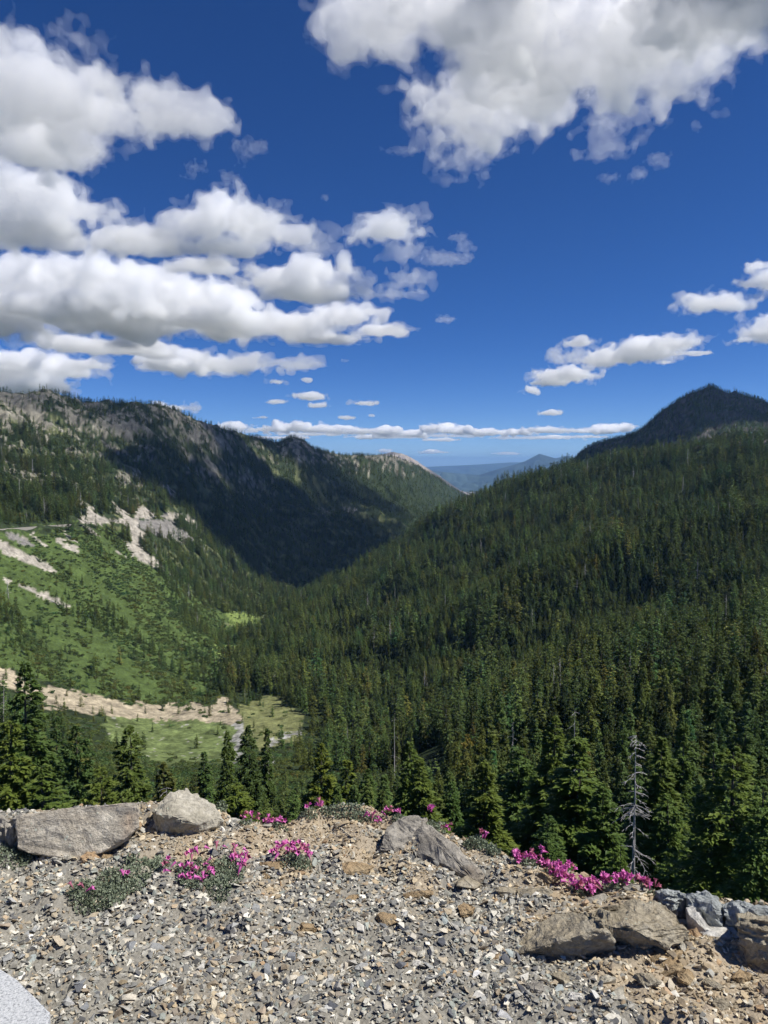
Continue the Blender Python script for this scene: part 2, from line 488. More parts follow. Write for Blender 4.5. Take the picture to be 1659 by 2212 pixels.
# ------------------------------------------------------------------ far ranges
def far_range(label, crest, r, foot, depth, col, seed):
    t_, r_, z_ = line_arrays([(px, r, py) for px, py in crest])
    th = np.linspace(t_[0], t_[-1], 260)
    zc = np.interp(th, t_, z_)
    ss = np.concatenate([np.linspace(-1, 0, 40), np.linspace(0, 1, 16)[1:]])
    X = (r + depth * ss[:, None]) * np.sin(th)[None]; Y = (r + depth * ss[:, None]) * np.cos(th)[None]
    fall = np.abs(ss[:, None]) ** 1.15
    n = fbm2(X, Y, r * .35, seed, .5)
    rid = np.abs(noise3(np.stack([X / (r * .28), Y / (r * .7), 0 * X + seed * .31], -1), 1))
    ZZ = zc[None] * (1 - fall) + foot * fall + (zc[None] - foot) * (.10 * n - .22 * (1 - np.clip(rid, 0, 1))) * np.minimum(1, 3 * np.abs(ss[:, None])) * (1 - np.abs(ss[:, None]) * .5)
    nr, nt = X.shape
    J, I = np.meshgrid(np.arange(nr - 1), np.arange(nt - 1), indexing='ij')
    a = (J * nt + I).ravel()
    me = mesh_np('hills', np.stack([X, Y, ZZ], -1).reshape(-1, 3), np.stack([a, a + 1, a + 1 + nt, a + nt], -1), terrain_mat, smooth=True)
    cc = np.array(col)[None, None] * np.clip(1 + .35 * n, .5, 1.6)[..., None]
    color_attr(me, cc.reshape(-1, 3))
    o = obj('hills', me)
    tag(o, label, None, None, 'structure')


far_range('pale bare peak behind the end of the left mountain', [(760, 1010), (800, 992), (820, 982), (850, 976), (880, 984), (900, 996), (940, 1022), (990, 1056), (1040, 1090)], 9000, -420, 1800, (0.20, 0.17, 0.14), 3)
far_range('blue mountain with a pointed top at the valley end', [(880, 1030), (930, 1016), (980, 1022), (1035, 1026), (1080, 1012), (1110, 1004), (1135, 996), (1165, 980), (1185, 986), (1200, 990), (1222, 985), (1260, 992), (1330, 1000), (1420, 1000)], 21000, -900, 6000, (0.032, 0.046, 0.03), 5)
far_range('low blue range closing the end of the valley', [(780, 1018), (880, 1010), (930, 1008), (1000, 1005), (1040, 1003), (1100, 999), (1160, 998), (1240, 996), (1400, 1000)], 33000, -1100, 7500, (0.032, 0.046, 0.03), 8)
# the lowland that carries on to the horizon under all of it
nb = 96
ang = np.linspace(0, 2 * np.pi, nb, endpoint=False)
rad = np.array([0, 3000, 9000, 20000, 40000, 60000.])
V = np.array([[q * math.sin(a_), q * math.cos(a_), -470 - q * .012 if q < 40000 else -950 - (q - 40000) * .002] for q in rad for a_ in ang])
Fq = np.array([[k * nb + i, k * nb + (i + 1) % nb, (k + 1) * nb + (i + 1) % nb, (k + 1) * nb + i] for k in range(1, len(rad) - 1) for i in range(nb)])
me = mesh_np('lowland', V, Fq, terrain_mat)
color_attr(me, np.full((len(V), 3), (0.05, 0.06, 0.035)))
tag(obj('terrain', me), 'low hazy land reaching to the horizon', None, None, 'structure')
# ------------------------------------------------------------------ the mountain road and its wall
road_mat = new_mat('road_asphalt')
t = NT(road_mat); nz = t.n('ShaderNodeTexNoise', i_Scale=.8, i_Detail=5.0); rp = t.n('ShaderNodeValToRGB')
rp.color_ramp.elements[0].color = (.16, .155, .15, 1); rp.color_ramp.elements[1].color = (.24, .23, .22, 1); t.l(nz.outputs['Fac'], rp.inputs[0])
b = t.n('ShaderNodeBsdfPrincipled', i_Roughness=.9); t.l(rp.outputs[0], b.inputs['Base Color']); o = t.n('ShaderNodeOutputMaterial'); t.l(b.outputs[0], o.inputs['Surface'])
wall_mat = new_mat('road_wall_stone')
t = NT(wall_mat); nz = t.n('ShaderNodeTexNoise', i_Scale=1.3, i_Detail=5.0); rp = t.n('ShaderNodeValToRGB')
rp.color_ramp.elements[0].color = (.20, .18, .15, 1); rp.color_ramp.elements[1].color = (.42, .39, .34, 1); t.l(nz.outputs['Fac'], rp.inputs[0])
b = t.n('ShaderNodeBsdfPrincipled', i_Roughness=.9); t.l(rp.outputs[0], b.inputs['Base Color']); o = t.n('ShaderNodeOutputMaterial'); t.l(b.outputs[0], o.inputs['Surface'])
RP = np.array([hit(a, b) for a, b in [(-80, 1152), (-40, 1149), (0, 1146), (40, 1143), (80, 1140), (120, 1137), (160, 1134), (200, 1130), (240, 1127), (280, 1123), (320, 1119), (360, 1114), (395, 1110)]])
u_ = np.linspace(0, 1, 80); kx = np.linspace(0, 1, len(RP))
RPs = np.stack([np.interp(u_, kx, RP[:, c]) for c in range(3)], -1)
for _ in range(12): RPs[1:-1] = .25 * RPs[:-2] + .5 * RPs[1:-1] + .25 * RPs[2:]
tan_ = np.gradient(RPs, axis=0); tan_[:, 2] = 0; tan_ /= np.linalg.norm(tan_, axis=1)[:, None]
up_ = np.stack([-tan_[:, 1], tan_[:, 0], 0 * tan_[:, 0]], -1)           # uphill side (away from the camera)
zr = RPs[:, 2] + .6


def strip(offs):
    V = np.concatenate([np.stack([RPs[:, 0] + up_[:, 0] * a, RPs[:, 1] + up_[:, 1] * a, zr + z_], -1) for a, z_ in offs])
    n_ = len(RPs); m_ = len(offs)
    return V, np.array([[k * n_ + i, k * n_ + i + 1, ((k + 1) % m_) * n_ + i + 1, ((k + 1) % m_) * n_ + i] for k in range(m_) for i in range(n_ - 1)])


V, Q = strip([(0, 0), (9, .15), (9, -4), (0, -4)])
tag(obj('road', mesh_np('road', V, Q, road_mat)), 'thin grey mountain road cut across the left slope', None, None, 'structure')
V, Q = strip([(-.8, 1.0), (-.15, 1.0), (-.15, -5), (-.8, -5)])
tag(obj('retaining_wall', mesh_np('retaining_wall', V, Q, wall_mat)), 'low pale stone wall along the mountain road on the left slope', 'wall')
# ------------------------------------------------------------------ clouds: closed bodies of even white scattering air
CLOUD_H = 1350.0
cloud_mat = new_mat('cloud_vapour')
_t = NT(cloud_mat)
_pv = _t.n('ShaderNodeVolumeScatter', i_Color=(1, 1, 1, 1), i_Density=0.0084, i_Anisotropy=0.25)
_o = _t.n('ShaderNodeOutputMaterial')
_t.l(_pv.outputs[0], _o.inputs['Volume'])

veil_mat = new_mat('thin_cloud_vapour')
_t = NT(veil_mat)
_pv = _t.n('ShaderNodeVolumeScatter', i_Color=(1, 1, 1, 1), i_Density=0.0024, i_Anisotropy=0.25)
_o = _t.n('ShaderNodeOutputMaterial')
_t.l(_pv.outputs[0], _o.inputs['Volume'])

shade_cloud_mat = new_mat('shade_cloud_vapour')  # extra dense, only for the added out-of-view cloud, to deepen its shadow
_t = NT(shade_cloud_mat)
_pv = _t.n('ShaderNodeVolumeScatter', i_Color=(1, 1, 1, 1), i_Density=0.03, i_Anisotropy=0.25)
_o = _t.n('ShaderNodeOutputMaterial')
_t.l(_pv.outputs[0], _o.inputs['Volume'])
tot = [0]


def main_pieces(pts, quads, share):
    """drop specks: keep connected pieces with at least this share of the largest one (1 = only the largest)"""
    n = len(pts)
    lab = np.arange(n)
    order_e = np.argsort(quads.ravel(), kind='stable')
    vid = quads.ravel()[order_e]; qid = order_e // 4
    starts = np.searchsorted(vid, np.arange(n))
    while True:
        qm = lab[quads].min(1)                       # lowest label round each face
        new = np.minimum(lab, np.minimum.reduceat(qm[qid], starts))
        for _ in range(3): new = new[new]
        if (new == lab).all(): break
        lab = new
    u, inv, cnt = np.unique(lab, return_inverse=True, return_counts=True)
    keep = cnt >= max(cnt.max() * share, 24 if share < 1 else 1)
    kv = keep[inv]
    q = quads[kv[quads[:, 0]]]
    used, qi = np.unique(q, return_inverse=True)
    return pts[used], qi.reshape(-1, 4)


def cloud(label, puffs, base=None, px_per_voxel=6.2, rough=0.42, group=None, thin=.8, seed=0, extra=(), shrink=1.0, veil=True, vox_m=None, body=True, light=False):
    """puffs: (px, py, rx, ry) ellipses traced in the picture; base: picture height whose cloud-base distance they all share"""
    C, Rd = [], []
    for (px, py, rx, ry) in puffs:
        rx *= shrink; ry *= shrink
        d = ray(px, py if base is None else base)
        el = math.atan2(d[2], math.hypot(d[0], d[1]))
        r = min(CLOUD_H / math.tan(max(el, R(0.2))), 46000.0)
        r *= 1 + 0.03 * random.uniform(-1, 1)
        c = at_r(px, py, r)
        s = np.linalg.norm(c) / PF
        el2 = math.atan2(c[2], r)
        C.append(c)
        Rd.append((rx * s, min(rx, 0.72 * ry / max(math.sin(el2), 0.2)) * s, 0.7 * ry * s))
    for (c, rd) in extra:
        C.append(np.array(c, float)); Rd.append(rd)
    C = np.array(C); Rd = np.array(Rd)
    m = 1.35
    lo = (C - Rd * m).min(0); hi = (C + Rd * m).max(0)
    vox = px_per_voxel * np.linalg.norm(C.mean(0)) / PF
    if vox_m: vox = vox_m
    n = np.ceil((hi - lo) / vox).astype(int) + 4
    lo = lo - 2 * vox
    F = np.full(n, -2.0, np.float32)
    ax = [lo[k] + vox * np.arange(n[k]) for k in range(3)]
    for c, r in zip(C, Rd):
        sl, qs = [], []
        for k in range(3):
            a = max(0, int((c[k] - 1.6 * r[k] - lo[k]) / vox)); b = min(n[k], int((c[k] + 1.6 * r[k] - lo[k]) / vox) + 2)
            sl.append(slice(a, b))
            q = (ax[k][a:b] - c[k]) / r[k]
            if k == 2: q = np.where(q < 0, q * 1.35, q)
            qs.append(q.astype(np.float32))
        d = 1 - np.sqrt(qs[0][:, None, None] ** 2 + qs[1][None, :, None] ** 2 + qs[2][None, None, :] ** 2)
        F[tuple(sl)] = np.maximum(F[tuple(sl)], d)
    off = np.random.default_rng(seed + 11).integers(0, NV, 3)
    ix = [(np.arange(n[k]) + off[k]) % NV for k in range(3)]
    g = np.ix_(*ix)
    B0, B1, B2, B3 = (b[g] for b in BANDS)
    F = F - (1 - thin) * 0.4
    core = F + rough * (.46 * B0 + .28 * B1 + .36 * (np.abs(B1) - .8) + .18 * B2 + .40 * (np.abs(B2) - .8) + .20 * B3 + .16 * (np.abs(B3) - .8))
    torn = F + rough * (.46 * B0 + .30 * B1 + .30 * (np.abs(B1) - .8) + .34 * B2 + .25 * (np.abs(B2) - .8) + .42 * B3)
    o = None
    # a dense body and round it thinner torn vapour
    for name, fld, level, mat in (('cloud', core, .05, cloud_mat if veil or light else shade_cloud_mat), ('veil', torn, -.12, veil_mat)):
        if name == 'veil' and not veil: break
        if name == 'cloud' and not body: continue
        fld[0], fld[-1], fld[:, 0], fld[:, -1], fld[:, :, 0], fld[:, :, -1] = -1, -1, -1, -1, -1, -1
        grid = openvdb.FloatGrid(2.0)
        grid.copyFromArray(np.ascontiguousarray(level - fld))
        pts, quads = grid.convertToQuads(0.0)
        if len(quads) < 12: continue
        pts = np.asarray(pts) * vox + lo; quads = np.asarray(quads)
        pts, quads = main_pieces(pts, quads, 1 if name == 'cloud' or len(puffs) < 4 else .02)
        if o is None:
            o0 = pts.mean(0)
            o = obj('cloud', mesh_np(name, pts - o0, quads, mat, smooth=True), loc=o0)
            tag(o, label, 'cloud', group)
        else:
            c_ = obj(name, mesh_np(name, pts - o0, quads, mat, smooth=True), o)
            c_['kind'] = 'stuff'
        tot[0] += len(quads)
    print('cloud', n, tot[0])
    return o
cloud('huge white cloud with grey underside filling the top right of the sky',
      [(740, 40, 50, 50), (830, 50, 100, 60), (950, 40, 130, 80), (1090, 60, 150, 100), (1230, 60, 170, 110), (1380, 50, 160, 100), (1520, 40, 150, 80), (1640, 0, 110, 60), (1130, 160, 120, 85), (1260, 150, 120, 70),
       (1000, 205, 105, 50), (915, 200, 60, 34), (1060, 270, 105, 55), (1010, 335, 62, 48), (1180, 225, 80, 45), (1400, 140, 100, 60), (1500, 130, 80, 50), (1330, 260, 62, 42), (1315, 318, 44, 28), (1390, 290, 22, 24), (808, 165, 26, 26),
       (1580, 100, 60, 30)],
      seed=1, rough=.5, px_per_voxel=6.5)
cloud('unseen thick cloud added overhead to shade the left mountain', [], seed=21, rough=.32, thin=1.25, veil=False, vox_m=22.0, extra=[((500, 1480, 1350), (210, 220, 140)), ((720, 1580, 1350), (280, 260, 150)), ((1020, 1600, 1360), (300, 260, 150)), ((1485, 1815, 1600), (340, 300, 150)), ((885, 1925, 1610), (400, 290, 160)), ((1735, 2115, 1590), (420, 330, 150)), ((2060, 2190, 1590), (400, 300, 150))])  # out of view; puffs placed so their shadow falls on slope, valley and peak
cloud('unseen thin cloud added overhead to dapple the upper left ridge', [], seed=23, rough=.45, thin=1.0, veil=False, vox_m=22.0, light=True, extra=[((60, 1330, 1420), (330, 200, 75)), ((330, 1560, 1420), (260, 230, 75)), ((160, 1820, 1470), (300, 250, 75))])  # out of view, added to half shade the ridge crest
cloud('broad white cloud reaching in from the upper left edge', [(-90, 200, 130, 110), (0, 200, 110, 95), (90, 190, 105, 75), (165, 230, 105, 75), (60, 290, 120, 65), (250, 258, 95, 50), (335, 262, 75, 40), (430, 260, 58, 26), (170, 335, 80, 36), (0, 300, 80, 55), (380, 225, 60, 16)], shrink=.93, seed=2, rough=.45)
cloud('rounded cloud on the left edge under the broad one', [(-60, 450, 100, 80), (30, 430, 90, 66), (110, 430, 85, 58), (190, 455, 65, 40), (60, 490, 110, 40), (230, 470, 40, 24), (-20, 510, 100, 30)], base=530, shrink=.93, seed=3, rough=.4)
cloud('domed white cloud in the middle of the left bank', [(330, 520, 85, 42), (420, 490, 85, 60), (480, 470, 66, 54), (560, 497, 95, 52), (650, 527, 72, 34), (250, 520, 55, 28), (450, 542, 200, 22)], base=560, shrink=.93, seed=4, rough=.4)
cloud('long layered cloud bank low on the left', [(-60, 630, 120, 60), (60, 610, 110, 62), (200, 615, 140, 52), (330, 635, 140, 52), (450, 650, 100, 44), (60, 680, 150, 44), (250, 690, 200, 44), (420, 695, 150, 40), (-80, 700, 120, 40)], base=730, shrink=.93, seed=5, rough=.4)
cloud('flat cloud tail joining the low left bank', [(520, 718, 90, 32), (620, 708, 85, 34), (740, 690, 85, 32), (830, 718, 70, 17), (800, 675, 55, 16), (680, 735, 90, 14)], base=750, shrink=.93, seed=6, rough=.4)
cloud('small flat cloud tucked under the domed one', [(450, 576, 58, 20)], base=595, seed=7)
cloud('bulging cloud right of the domed one', [(600, 605, 85, 38), (680, 588, 66, 42), (640, 635, 100, 22), (560, 610, 40, 26)], base=650, shrink=.93, seed=8, rough=.42)
cloud('torn towering cloud at the right end of the bank', [(835, 500, 64, 36), (868, 555, 48, 42), (790, 615, 85, 28), (872, 598, 46, 38), (780, 515, 36, 24), (845, 635, 75, 14)], base=650, shrink=.93, seed=9, rough=.55)
cloud('ragged curl of cloud right of the torn one', [(950, 560, 26, 14), (985, 562, 26, 10), (1004, 535, 14, 16), (985, 515, 18, 8)], base=575, seed=10, rough=.55, px_per_voxel=3, thin=1.0, body=False)
cloud('cloud lying on the left mountain skyline', [(-40, 800, 100, 40), (40, 795, 90, 38), (120, 800, 80, 26), (60, 835, 90, 22), (180, 790, 60, 14)], base=850, seed=11, rough=.4)
cloud('long thin cloud above the left ridge', [(370, 790, 55, 17), (460, 783, 85, 24), (560, 785, 90, 22), (650, 790, 50, 13), (480, 805, 60, 12)], base=812, seed=12, rough=.42)
cloud('pale cloud patch between the bank and the thin cloud', [(200, 750, 90, 22), (290, 752, 70, 18), (350, 770, 40, 10)], base=775, seed=13, rough=.4)
cloud('small wispy cloud below the upper left cloud', [(537, 322, 20, 30), (520, 350, 12, 16), (552, 318, 16, 14)], seed=14, rough=.55, px_per_voxel=2.8, thin=1.05, body=False)
WISPS = [(408, 362, 22, 12, 'thin wisp left of the small wispy cloud'), (700, 427, 10, 7, 'tiny puff high in the middle of the sky'), (858, 326, 32, 7, 'thin level wisp left of the huge cloud'),
         (1505, 270, 9, 14, 'tiny wisp under the right end of the huge cloud'), (1418, 352, 16, 14, 'upright wisp below the huge cloud'), (1318, 385, 18, 8, 'lowest small wisp below the huge cloud'), (1380, 378, 12, 10, 'short wisp between the two below the huge cloud'),
         (500, 385, 14, 9, 'faint puff above the domed cloud'), (960, 692, 22, 6, 'faint streak right of the cloud bank'), (745, 780, 8, 5, 'speck of cloud under the cloud bank')]
for i, (a, b, c, d, w) in enumerate(WISPS):
    cloud(w, [(a, b, c, d), (a + c * .5, b - d * .4, c * .5, d * .6)], seed=30 + i, rough=.6, px_per_voxel=2.6, thin=.95, body=False)
cloud('compact white cloud high on the right', [(1540, 655, 52, 26), (1520, 662, 34, 20), (1570, 660, 30, 22)], base=690, seed=50, px_per_voxel=3.5)
cloud('cloud cut by the right edge above the compact one', [(1630, 612, 32, 24), (1665, 600, 40, 30), (1650, 575, 26, 12), (1650, 640, 24, 10)], base=645, seed=51, px_per_voxel=3.5)
cloud('cloud cut by the right edge below the compact one', [(1640, 722, 44, 24), (1690, 710, 60, 34), (1610, 735, 26, 10)], base=748, seed=52, px_per_voxel=3.5)
cloud('long cloud leaning over the right slope', [(1330, 772, 105, 22), (1430, 745, 62, 18), (1370, 755, 60, 16), (1290, 775, 60, 16)], base=798, seed=53, px_per_voxel=3.5)
cloud('little cloud on top of the long leaning one', [(1250, 742, 34, 12)], base=755, seed=54, px_per_voxel=3.0)
cloud('thin streak at the right end of the leaning cloud', [(1500, 763, 38, 6)], base=770, seed=55, px_per_voxel=3.0)
cloud('small puff beneath the thin streak', [(1440, 783, 20, 8)], base=792, seed=56, px_per_voxel=3.0)
cloud('oval cloud left of the leaning one', [(1210, 815, 62, 18), (1170, 828, 30, 10)], base=835, seed=57, px_per_voxel=3.0)
cloud('puff hanging below the oval cloud', [(1148, 843, 18, 12), (1112, 848, 8, 10)], base=858, seed=58, px_per_voxel=3.0)
cloud('small oval cloud over the valley end', [(1187, 892, 22, 7)], base=899, seed=59, px_per_voxel=2)
SMALL = [(595, 868, 20, 7, 'small cloud over the left ridge knob'), (676, 858, 42, 11, 'flat cloud above the small knob cloud'), (688, 876, 22, 10, 'cloud scrap under the flat one'), (785, 872, 25, 7, 'lens shaped cloud over the ridge end'),
         (742, 903, 20, 5, 'thin cloud low over the ridge end'), (560, 902, 14, 4, 'faint cloud speck over the left ridge'), (600, 826, 22, 8, 'faint cloud below the thin left cloud'), (660, 820, 12, 6, 'cloud speck under the thin left cloud tip'), (385, 882, 34, 15, 'cloud peeking over the left ridge'),
         (803, 898, 8, 4, 'tiny cloud dot over the ridge end')]
for i, (a, b, c, d, w) in enumerate(SMALL):
    cloud(w, [(a, b, c, d)], base=b + d, seed=70 + i, px_per_voxel=3.0, rough=.4)
BANK = [([(505, 922, 28, 10), (540, 932, 20, 7)], 'leftmost cloud of the bank along the horizon'), ([(590, 928, 34, 9), (640, 922, 36, 11), (690, 928, 40, 10)], 'lumpy cloud of the horizon bank over the ridge knob'), ([(740, 930, 40, 9), (800, 932, 50, 10)], 'middle left cloud of the horizon bank'),
        ([(865, 938, 42, 8)], 'low grey cloud in the middle of the horizon bank'), ([(950, 925, 30, 11), (985, 932, 50, 9)], 'brightest cloud of the horizon bank over the valley end'), ([(1050, 935, 40, 8), (1100, 935, 45, 8)], 'flat cloud of the horizon bank right of the valley end'),
        ([(1180, 930, 40, 8)], 'short cloud of the horizon bank before the right slope'), ([(1250, 932, 40, 8), (1335, 924, 34, 9), (1300, 930, 40, 8)], 'rightmost cloud of the horizon bank touching the dark peak ridge'), ([(640, 946, 90, 4), (760, 948, 60, 4)], 'thin streak under the horizon bank on the left'),
        ([(960, 950, 70, 4)], 'thin streak under the horizon bank in the middle'), ([(1200, 946, 50, 5)], 'thin streak under the horizon bank on the right'), ([(955, 977, 40, 5), (1010, 980, 30, 3)], 'lowest small cloud just above the blue hills'), ([(1095, 980, 28, 3)], 'lowest faint cloud above the pointed blue mountain'),
        ([(830, 974, 18, 5)], 'small cloud behind the pale bare peak'),
        ([(560, 940, 60, 5), (660, 938, 70, 5)], 'flat base layer of the horizon bank on the left'), ([(860, 944, 90, 5), (960, 942, 70, 5)], 'flat base layer of the horizon bank in the middle'), ([(1120, 946, 80, 4), (1240, 944, 70, 4)], 'flat base layer of the horizon bank on the right')]
for i, (pf, w) in enumerate(BANK):
    cloud(w, [(a, b, c * 1.02, d * 1.1) for a, b, c, d in pf], thin=.93, base=max(q[1] + q[3] for q in pf), seed=90 + i, px_per_voxel=3.0, rough=.42, group='clouds along the horizon')
# ------------------------------------------------------------------ conifers
def foliage_material(name, base, tip, trans=0.3):
    m = new_mat(name)
    t = NT(m)
    tint = t.n('ShaderNodeAttribute', attribute_type='INSTANCER', attribute_name='tint')
    leaf = t.n('ShaderNodeVertexColor', layer_name='col')
    sep = t.n('ShaderNodeSeparateColor'); t.l(leaf.outputs[0], sep.inputs[0])
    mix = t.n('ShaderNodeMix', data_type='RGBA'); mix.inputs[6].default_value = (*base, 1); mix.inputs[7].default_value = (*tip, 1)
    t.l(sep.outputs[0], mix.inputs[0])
    mul = t.n('ShaderNodeMix', data_type='RGBA', blend_type='MULTIPLY', i_0=1.0)
    t.l(mix.outputs[2], mul.inputs[6]); t.l(tint.outputs['Color'], mul.inputs[7])
    b = t.n('ShaderNodeBsdfPrincipled', i_Roughness=0.6); b.inputs['Specular IOR Level'].default_value = 0.25
    tr = t.n('ShaderNodeBsdfTranslucent')
    t.l(mul.outputs[2], b.inputs['Base Color']); t.l(mul.outputs[2], tr.inputs['Color'])
    ms = t.n('ShaderNodeMixShader', i_0=trans)
    t.l(b.outputs[0], ms.inputs[1]); t.l(tr.outputs[0], ms.inputs[2])
    o = t.n('ShaderNodeOutputMaterial'); t.l(ms.outputs[0], o.inputs['Surface'])
    return m


def bark_material(name, c0, c1, scale=6.0):
    m = new_mat(name)
    t = NT(m)
    tc = t.n('ShaderNodeTexCoord'); mp = t.n('ShaderNodeMapping'); mp.inputs['Scale'].default_value = (1, 1, .18)
    t.l(tc.outputs['Object'], mp.inputs[0])
    nz = t.n('ShaderNodeTexNoise', i_Scale=scale, i_Detail=6.0); t.l(mp.outputs[0], nz.inputs['Vector'])
    rp = t.n('ShaderNodeValToRGB'); rp.color_ramp.elements[0].color = (*c0, 1); rp.color_ramp.elements[1].color = (*c1, 1)
    rp.color_ramp.elements[0].position = .3; rp.color_ramp.elements[1].position = .7
    t.l(nz.outputs['Fac'], rp.inputs[0])
    b = t.n('ShaderNodeBsdfPrincipled', i_Roughness=0.9); t.l(rp.outputs[0], b.inputs['Base Color'])
    bm_ = t.n('ShaderNodeBump', i_Strength=.6, i_Distance=.04); t.l(nz.outputs['Fac'], bm_.inputs['Height']); t.l(bm_.outputs[0], b.inputs['Normal'])
    o = t.n('ShaderNodeOutputMaterial'); t.l(b.outputs[0], o.inputs['Surface'])
    return m


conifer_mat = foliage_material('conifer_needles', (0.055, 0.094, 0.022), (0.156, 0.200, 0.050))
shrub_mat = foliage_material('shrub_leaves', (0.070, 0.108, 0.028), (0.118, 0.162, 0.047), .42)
bark_mat = bark_material('conifer_bark', (0.045, 0.036, 0.028), (0.13, 0.11, 0.09))
dead_mat = bark_material('weathered_dead_wood', (0.22, 0.21, 0.19), (0.52, 0.50, 0.47), 9.0)


def tube(path, radii, n=6):
    """tapered tube along a path -> verts, quads"""
    path = np.asarray(path, float); m = len(path)
    d = np.gradient(path, axis=0); d /= np.linalg.norm(d, axis=1)[:, None] + 1e-9
    ref = np.where(np.abs(d[:, 2:3]) > .9, np.array([[1., 0, 0]]), np.array([[0, 0, 1.]]))
    a = np.cross(d, ref); a /= np.linalg.norm(a, axis=1)[:, None] + 1e-9
    b = np.cross(d, a)
    ph = np.linspace(0, 2 * np.pi, n, endpoint=False)
    V = path[:, None] + np.asarray(radii)[:, None, None] * (np.cos(ph)[None, :, None] * a[:, None] + np.sin(ph)[None, :, None] * b[:, None])
    I, K = np.meshgrid(np.arange(m - 1), np.arange(n), indexing='ij')
    q = np.stack([I * n + K, I * n + (K + 1) % n, (I + 1) * n + (K + 1) % n, (I + 1) * n + K], -1).reshape(-1, 4)
    return V.reshape(-1, 3), q


def conifer(seed, h=20.0, width=3.2, nbr=170, nleaf=26, leaf=0.42, bare=0.06, power=0.8, lop=0.25):
    """crown verts/quads/leaf shade and trunk verts/quads of one conifer, base at the origin"""
    g = np.random.default_rng(seed)
    tt = np.sort(bare + (0.992 - bare) * g.random(nbr) ** 1.12)
    az = np.arange(nbr) * 2.39996 + g.normal(0, .35, nbr)
    lean = g.normal(0, .012, 2)
    side = 1 + lop * np.cos(az - g.random() * 6.28) + .18 * np.cos(2 * az + g.random() * 6)
    clump = 1 + .22 * np.sin(tt * h * 1.3 + g.random() * 6) + g.normal(0, .17, nbr)
    Lb = width * np.clip(1.02 - tt, 0.015, 1) ** power * np.clip(side * clump, .35, 1.6)
    Lb *= np.clip((tt - bare) / .10 + .55, .55, 1)
    rise = np.where(tt > .8, .45, .10) + g.normal(0, .08, nbr)
    droop = .52 - .3 * tt + g.normal(0, .08, nbr)
    V, S = [], []
    for k in range(nbr):
        n = max(6, int(nleaf * (0.4 + .6 * Lb[k] / width) * g.uniform(.8, 1.2)))
        # needles gather in pads along each bough
        npad = 1 if Lb[k] < .22 * width else 2 if Lb[k] < .45 * width else 4
        ps = np.array([1.0, .74, .5, .26])[:npad] * g.uniform(.92, 1.06, npad)
        pl = np.array([0.0, .15, -.14, .0])[:npad] * Lb[k] * g.choice([-1, 1]) + g.normal(0, .05, npad) * Lb[k]
        pw_ = np.array([.36, .28, .22, .14])[:npad]
        w = g.choice(npad, n, p=pw_ / pw_.sum())
        padr = .05 + .15 * Lb[k]
        s = np.clip(ps[w] + g.normal(0, padr * .62, n) / max(Lb[k], .2), .04, 1.15)
        off = pl[w] + g.normal(0, padr * .62, n)
        out = np.array([math.cos(az[k]), math.sin(az[k]), 0]); lat = np.array([-out[1], out[0], 0])
        zc = (rise[k] * s - droop[k] * s ** 2) * Lb[k] - (off ** 2) * .35 / max(padr, .1) * .6 - ((s - ps[w]) * Lb[k]) ** 2 * .5
        c = np.array([0, 0, tt[k] * h]) + out * (s * Lb[k])[:, None] + lat * off[:, None]
        c[:, 2] += zc + g.normal(0, .07, n)
        c[:, :2] += lean * tt[k] * h
        sz = leaf * g.uniform(.6, 1.4, n) * (0.42 + .58 * min(1, Lb[k] / (width * .45)))
        ang = np.sign(off - pl[w]) * g.uniform(.1, 1.1, n)
        dr = out * np.cos(ang)[:, None] + lat * np.sin(ang)[:, None]
        dr[:, 2] += g.normal(-.15, .32, n)
        dr /= np.linalg.norm(dr, axis=1)[:, None]
        up = np.stack([g.normal(0, .5, n), g.normal(0, .5, n), np.ones(n)], -1)
        wd = np.cross(dr, up); wd /= np.linalg.norm(wd, axis=1)[:, None]
        nn = np.cross(wd, dr)
        wd = wd * (sz * g.uniform(.20, .36, n))[:, None]
        a = c - dr * (sz * .4)[:, None]; b = c + dr * (sz * .7)[:, None]
        mid = c + nn * (sz * .10)[:, None]
        V.append(np.stack([a, mid + wd, b, mid - wd], 1).reshape(-1, 3))
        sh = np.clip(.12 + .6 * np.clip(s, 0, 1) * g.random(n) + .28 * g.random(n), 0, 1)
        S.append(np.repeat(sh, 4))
    V = np.concatenate(V); S = np.concatenate(S)
    Q = np.arange(len(V)).reshape(-1, 4)
    zs = np.linspace(-1.2, h * .985, 9)
    path = np.stack([lean[0] * zs, lean[1] * zs, zs], -1)
    TV, TQ = tube(path, np.interp(zs, [-1.2, 0, h], [h * .017, h * .0135, .015]), 7)
    return V, Q, S, TV, TQ


def conifer_meshes(tagname, **kw):
    V, Q, S, TV, TQ = conifer(**kw)
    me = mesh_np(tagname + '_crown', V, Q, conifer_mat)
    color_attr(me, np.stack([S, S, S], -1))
    mt = mesh_np(tagname + '_trunk', TV, TQ, bark_mat, smooth=True)
    return me, mt


def joined_tree(tagname, with_trunk=True, **kw):
    V, Q, S, TV, TQ = conifer(**kw)
    n = len(V)
    if with_trunk:
        V = np.concatenate([V, TV]); Q = np.concatenate([Q, TQ + n]); S = np.concatenate([S, np.zeros(len(TV))])
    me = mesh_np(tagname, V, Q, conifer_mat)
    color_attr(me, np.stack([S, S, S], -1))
    if with_trunk:
        me.materials.append(bark_mat)
        idx = np.zeros(len(Q), np.int32); idx[n // 4:] = 1
        me.polygons.foreach_set('material_index', idx)
    return me


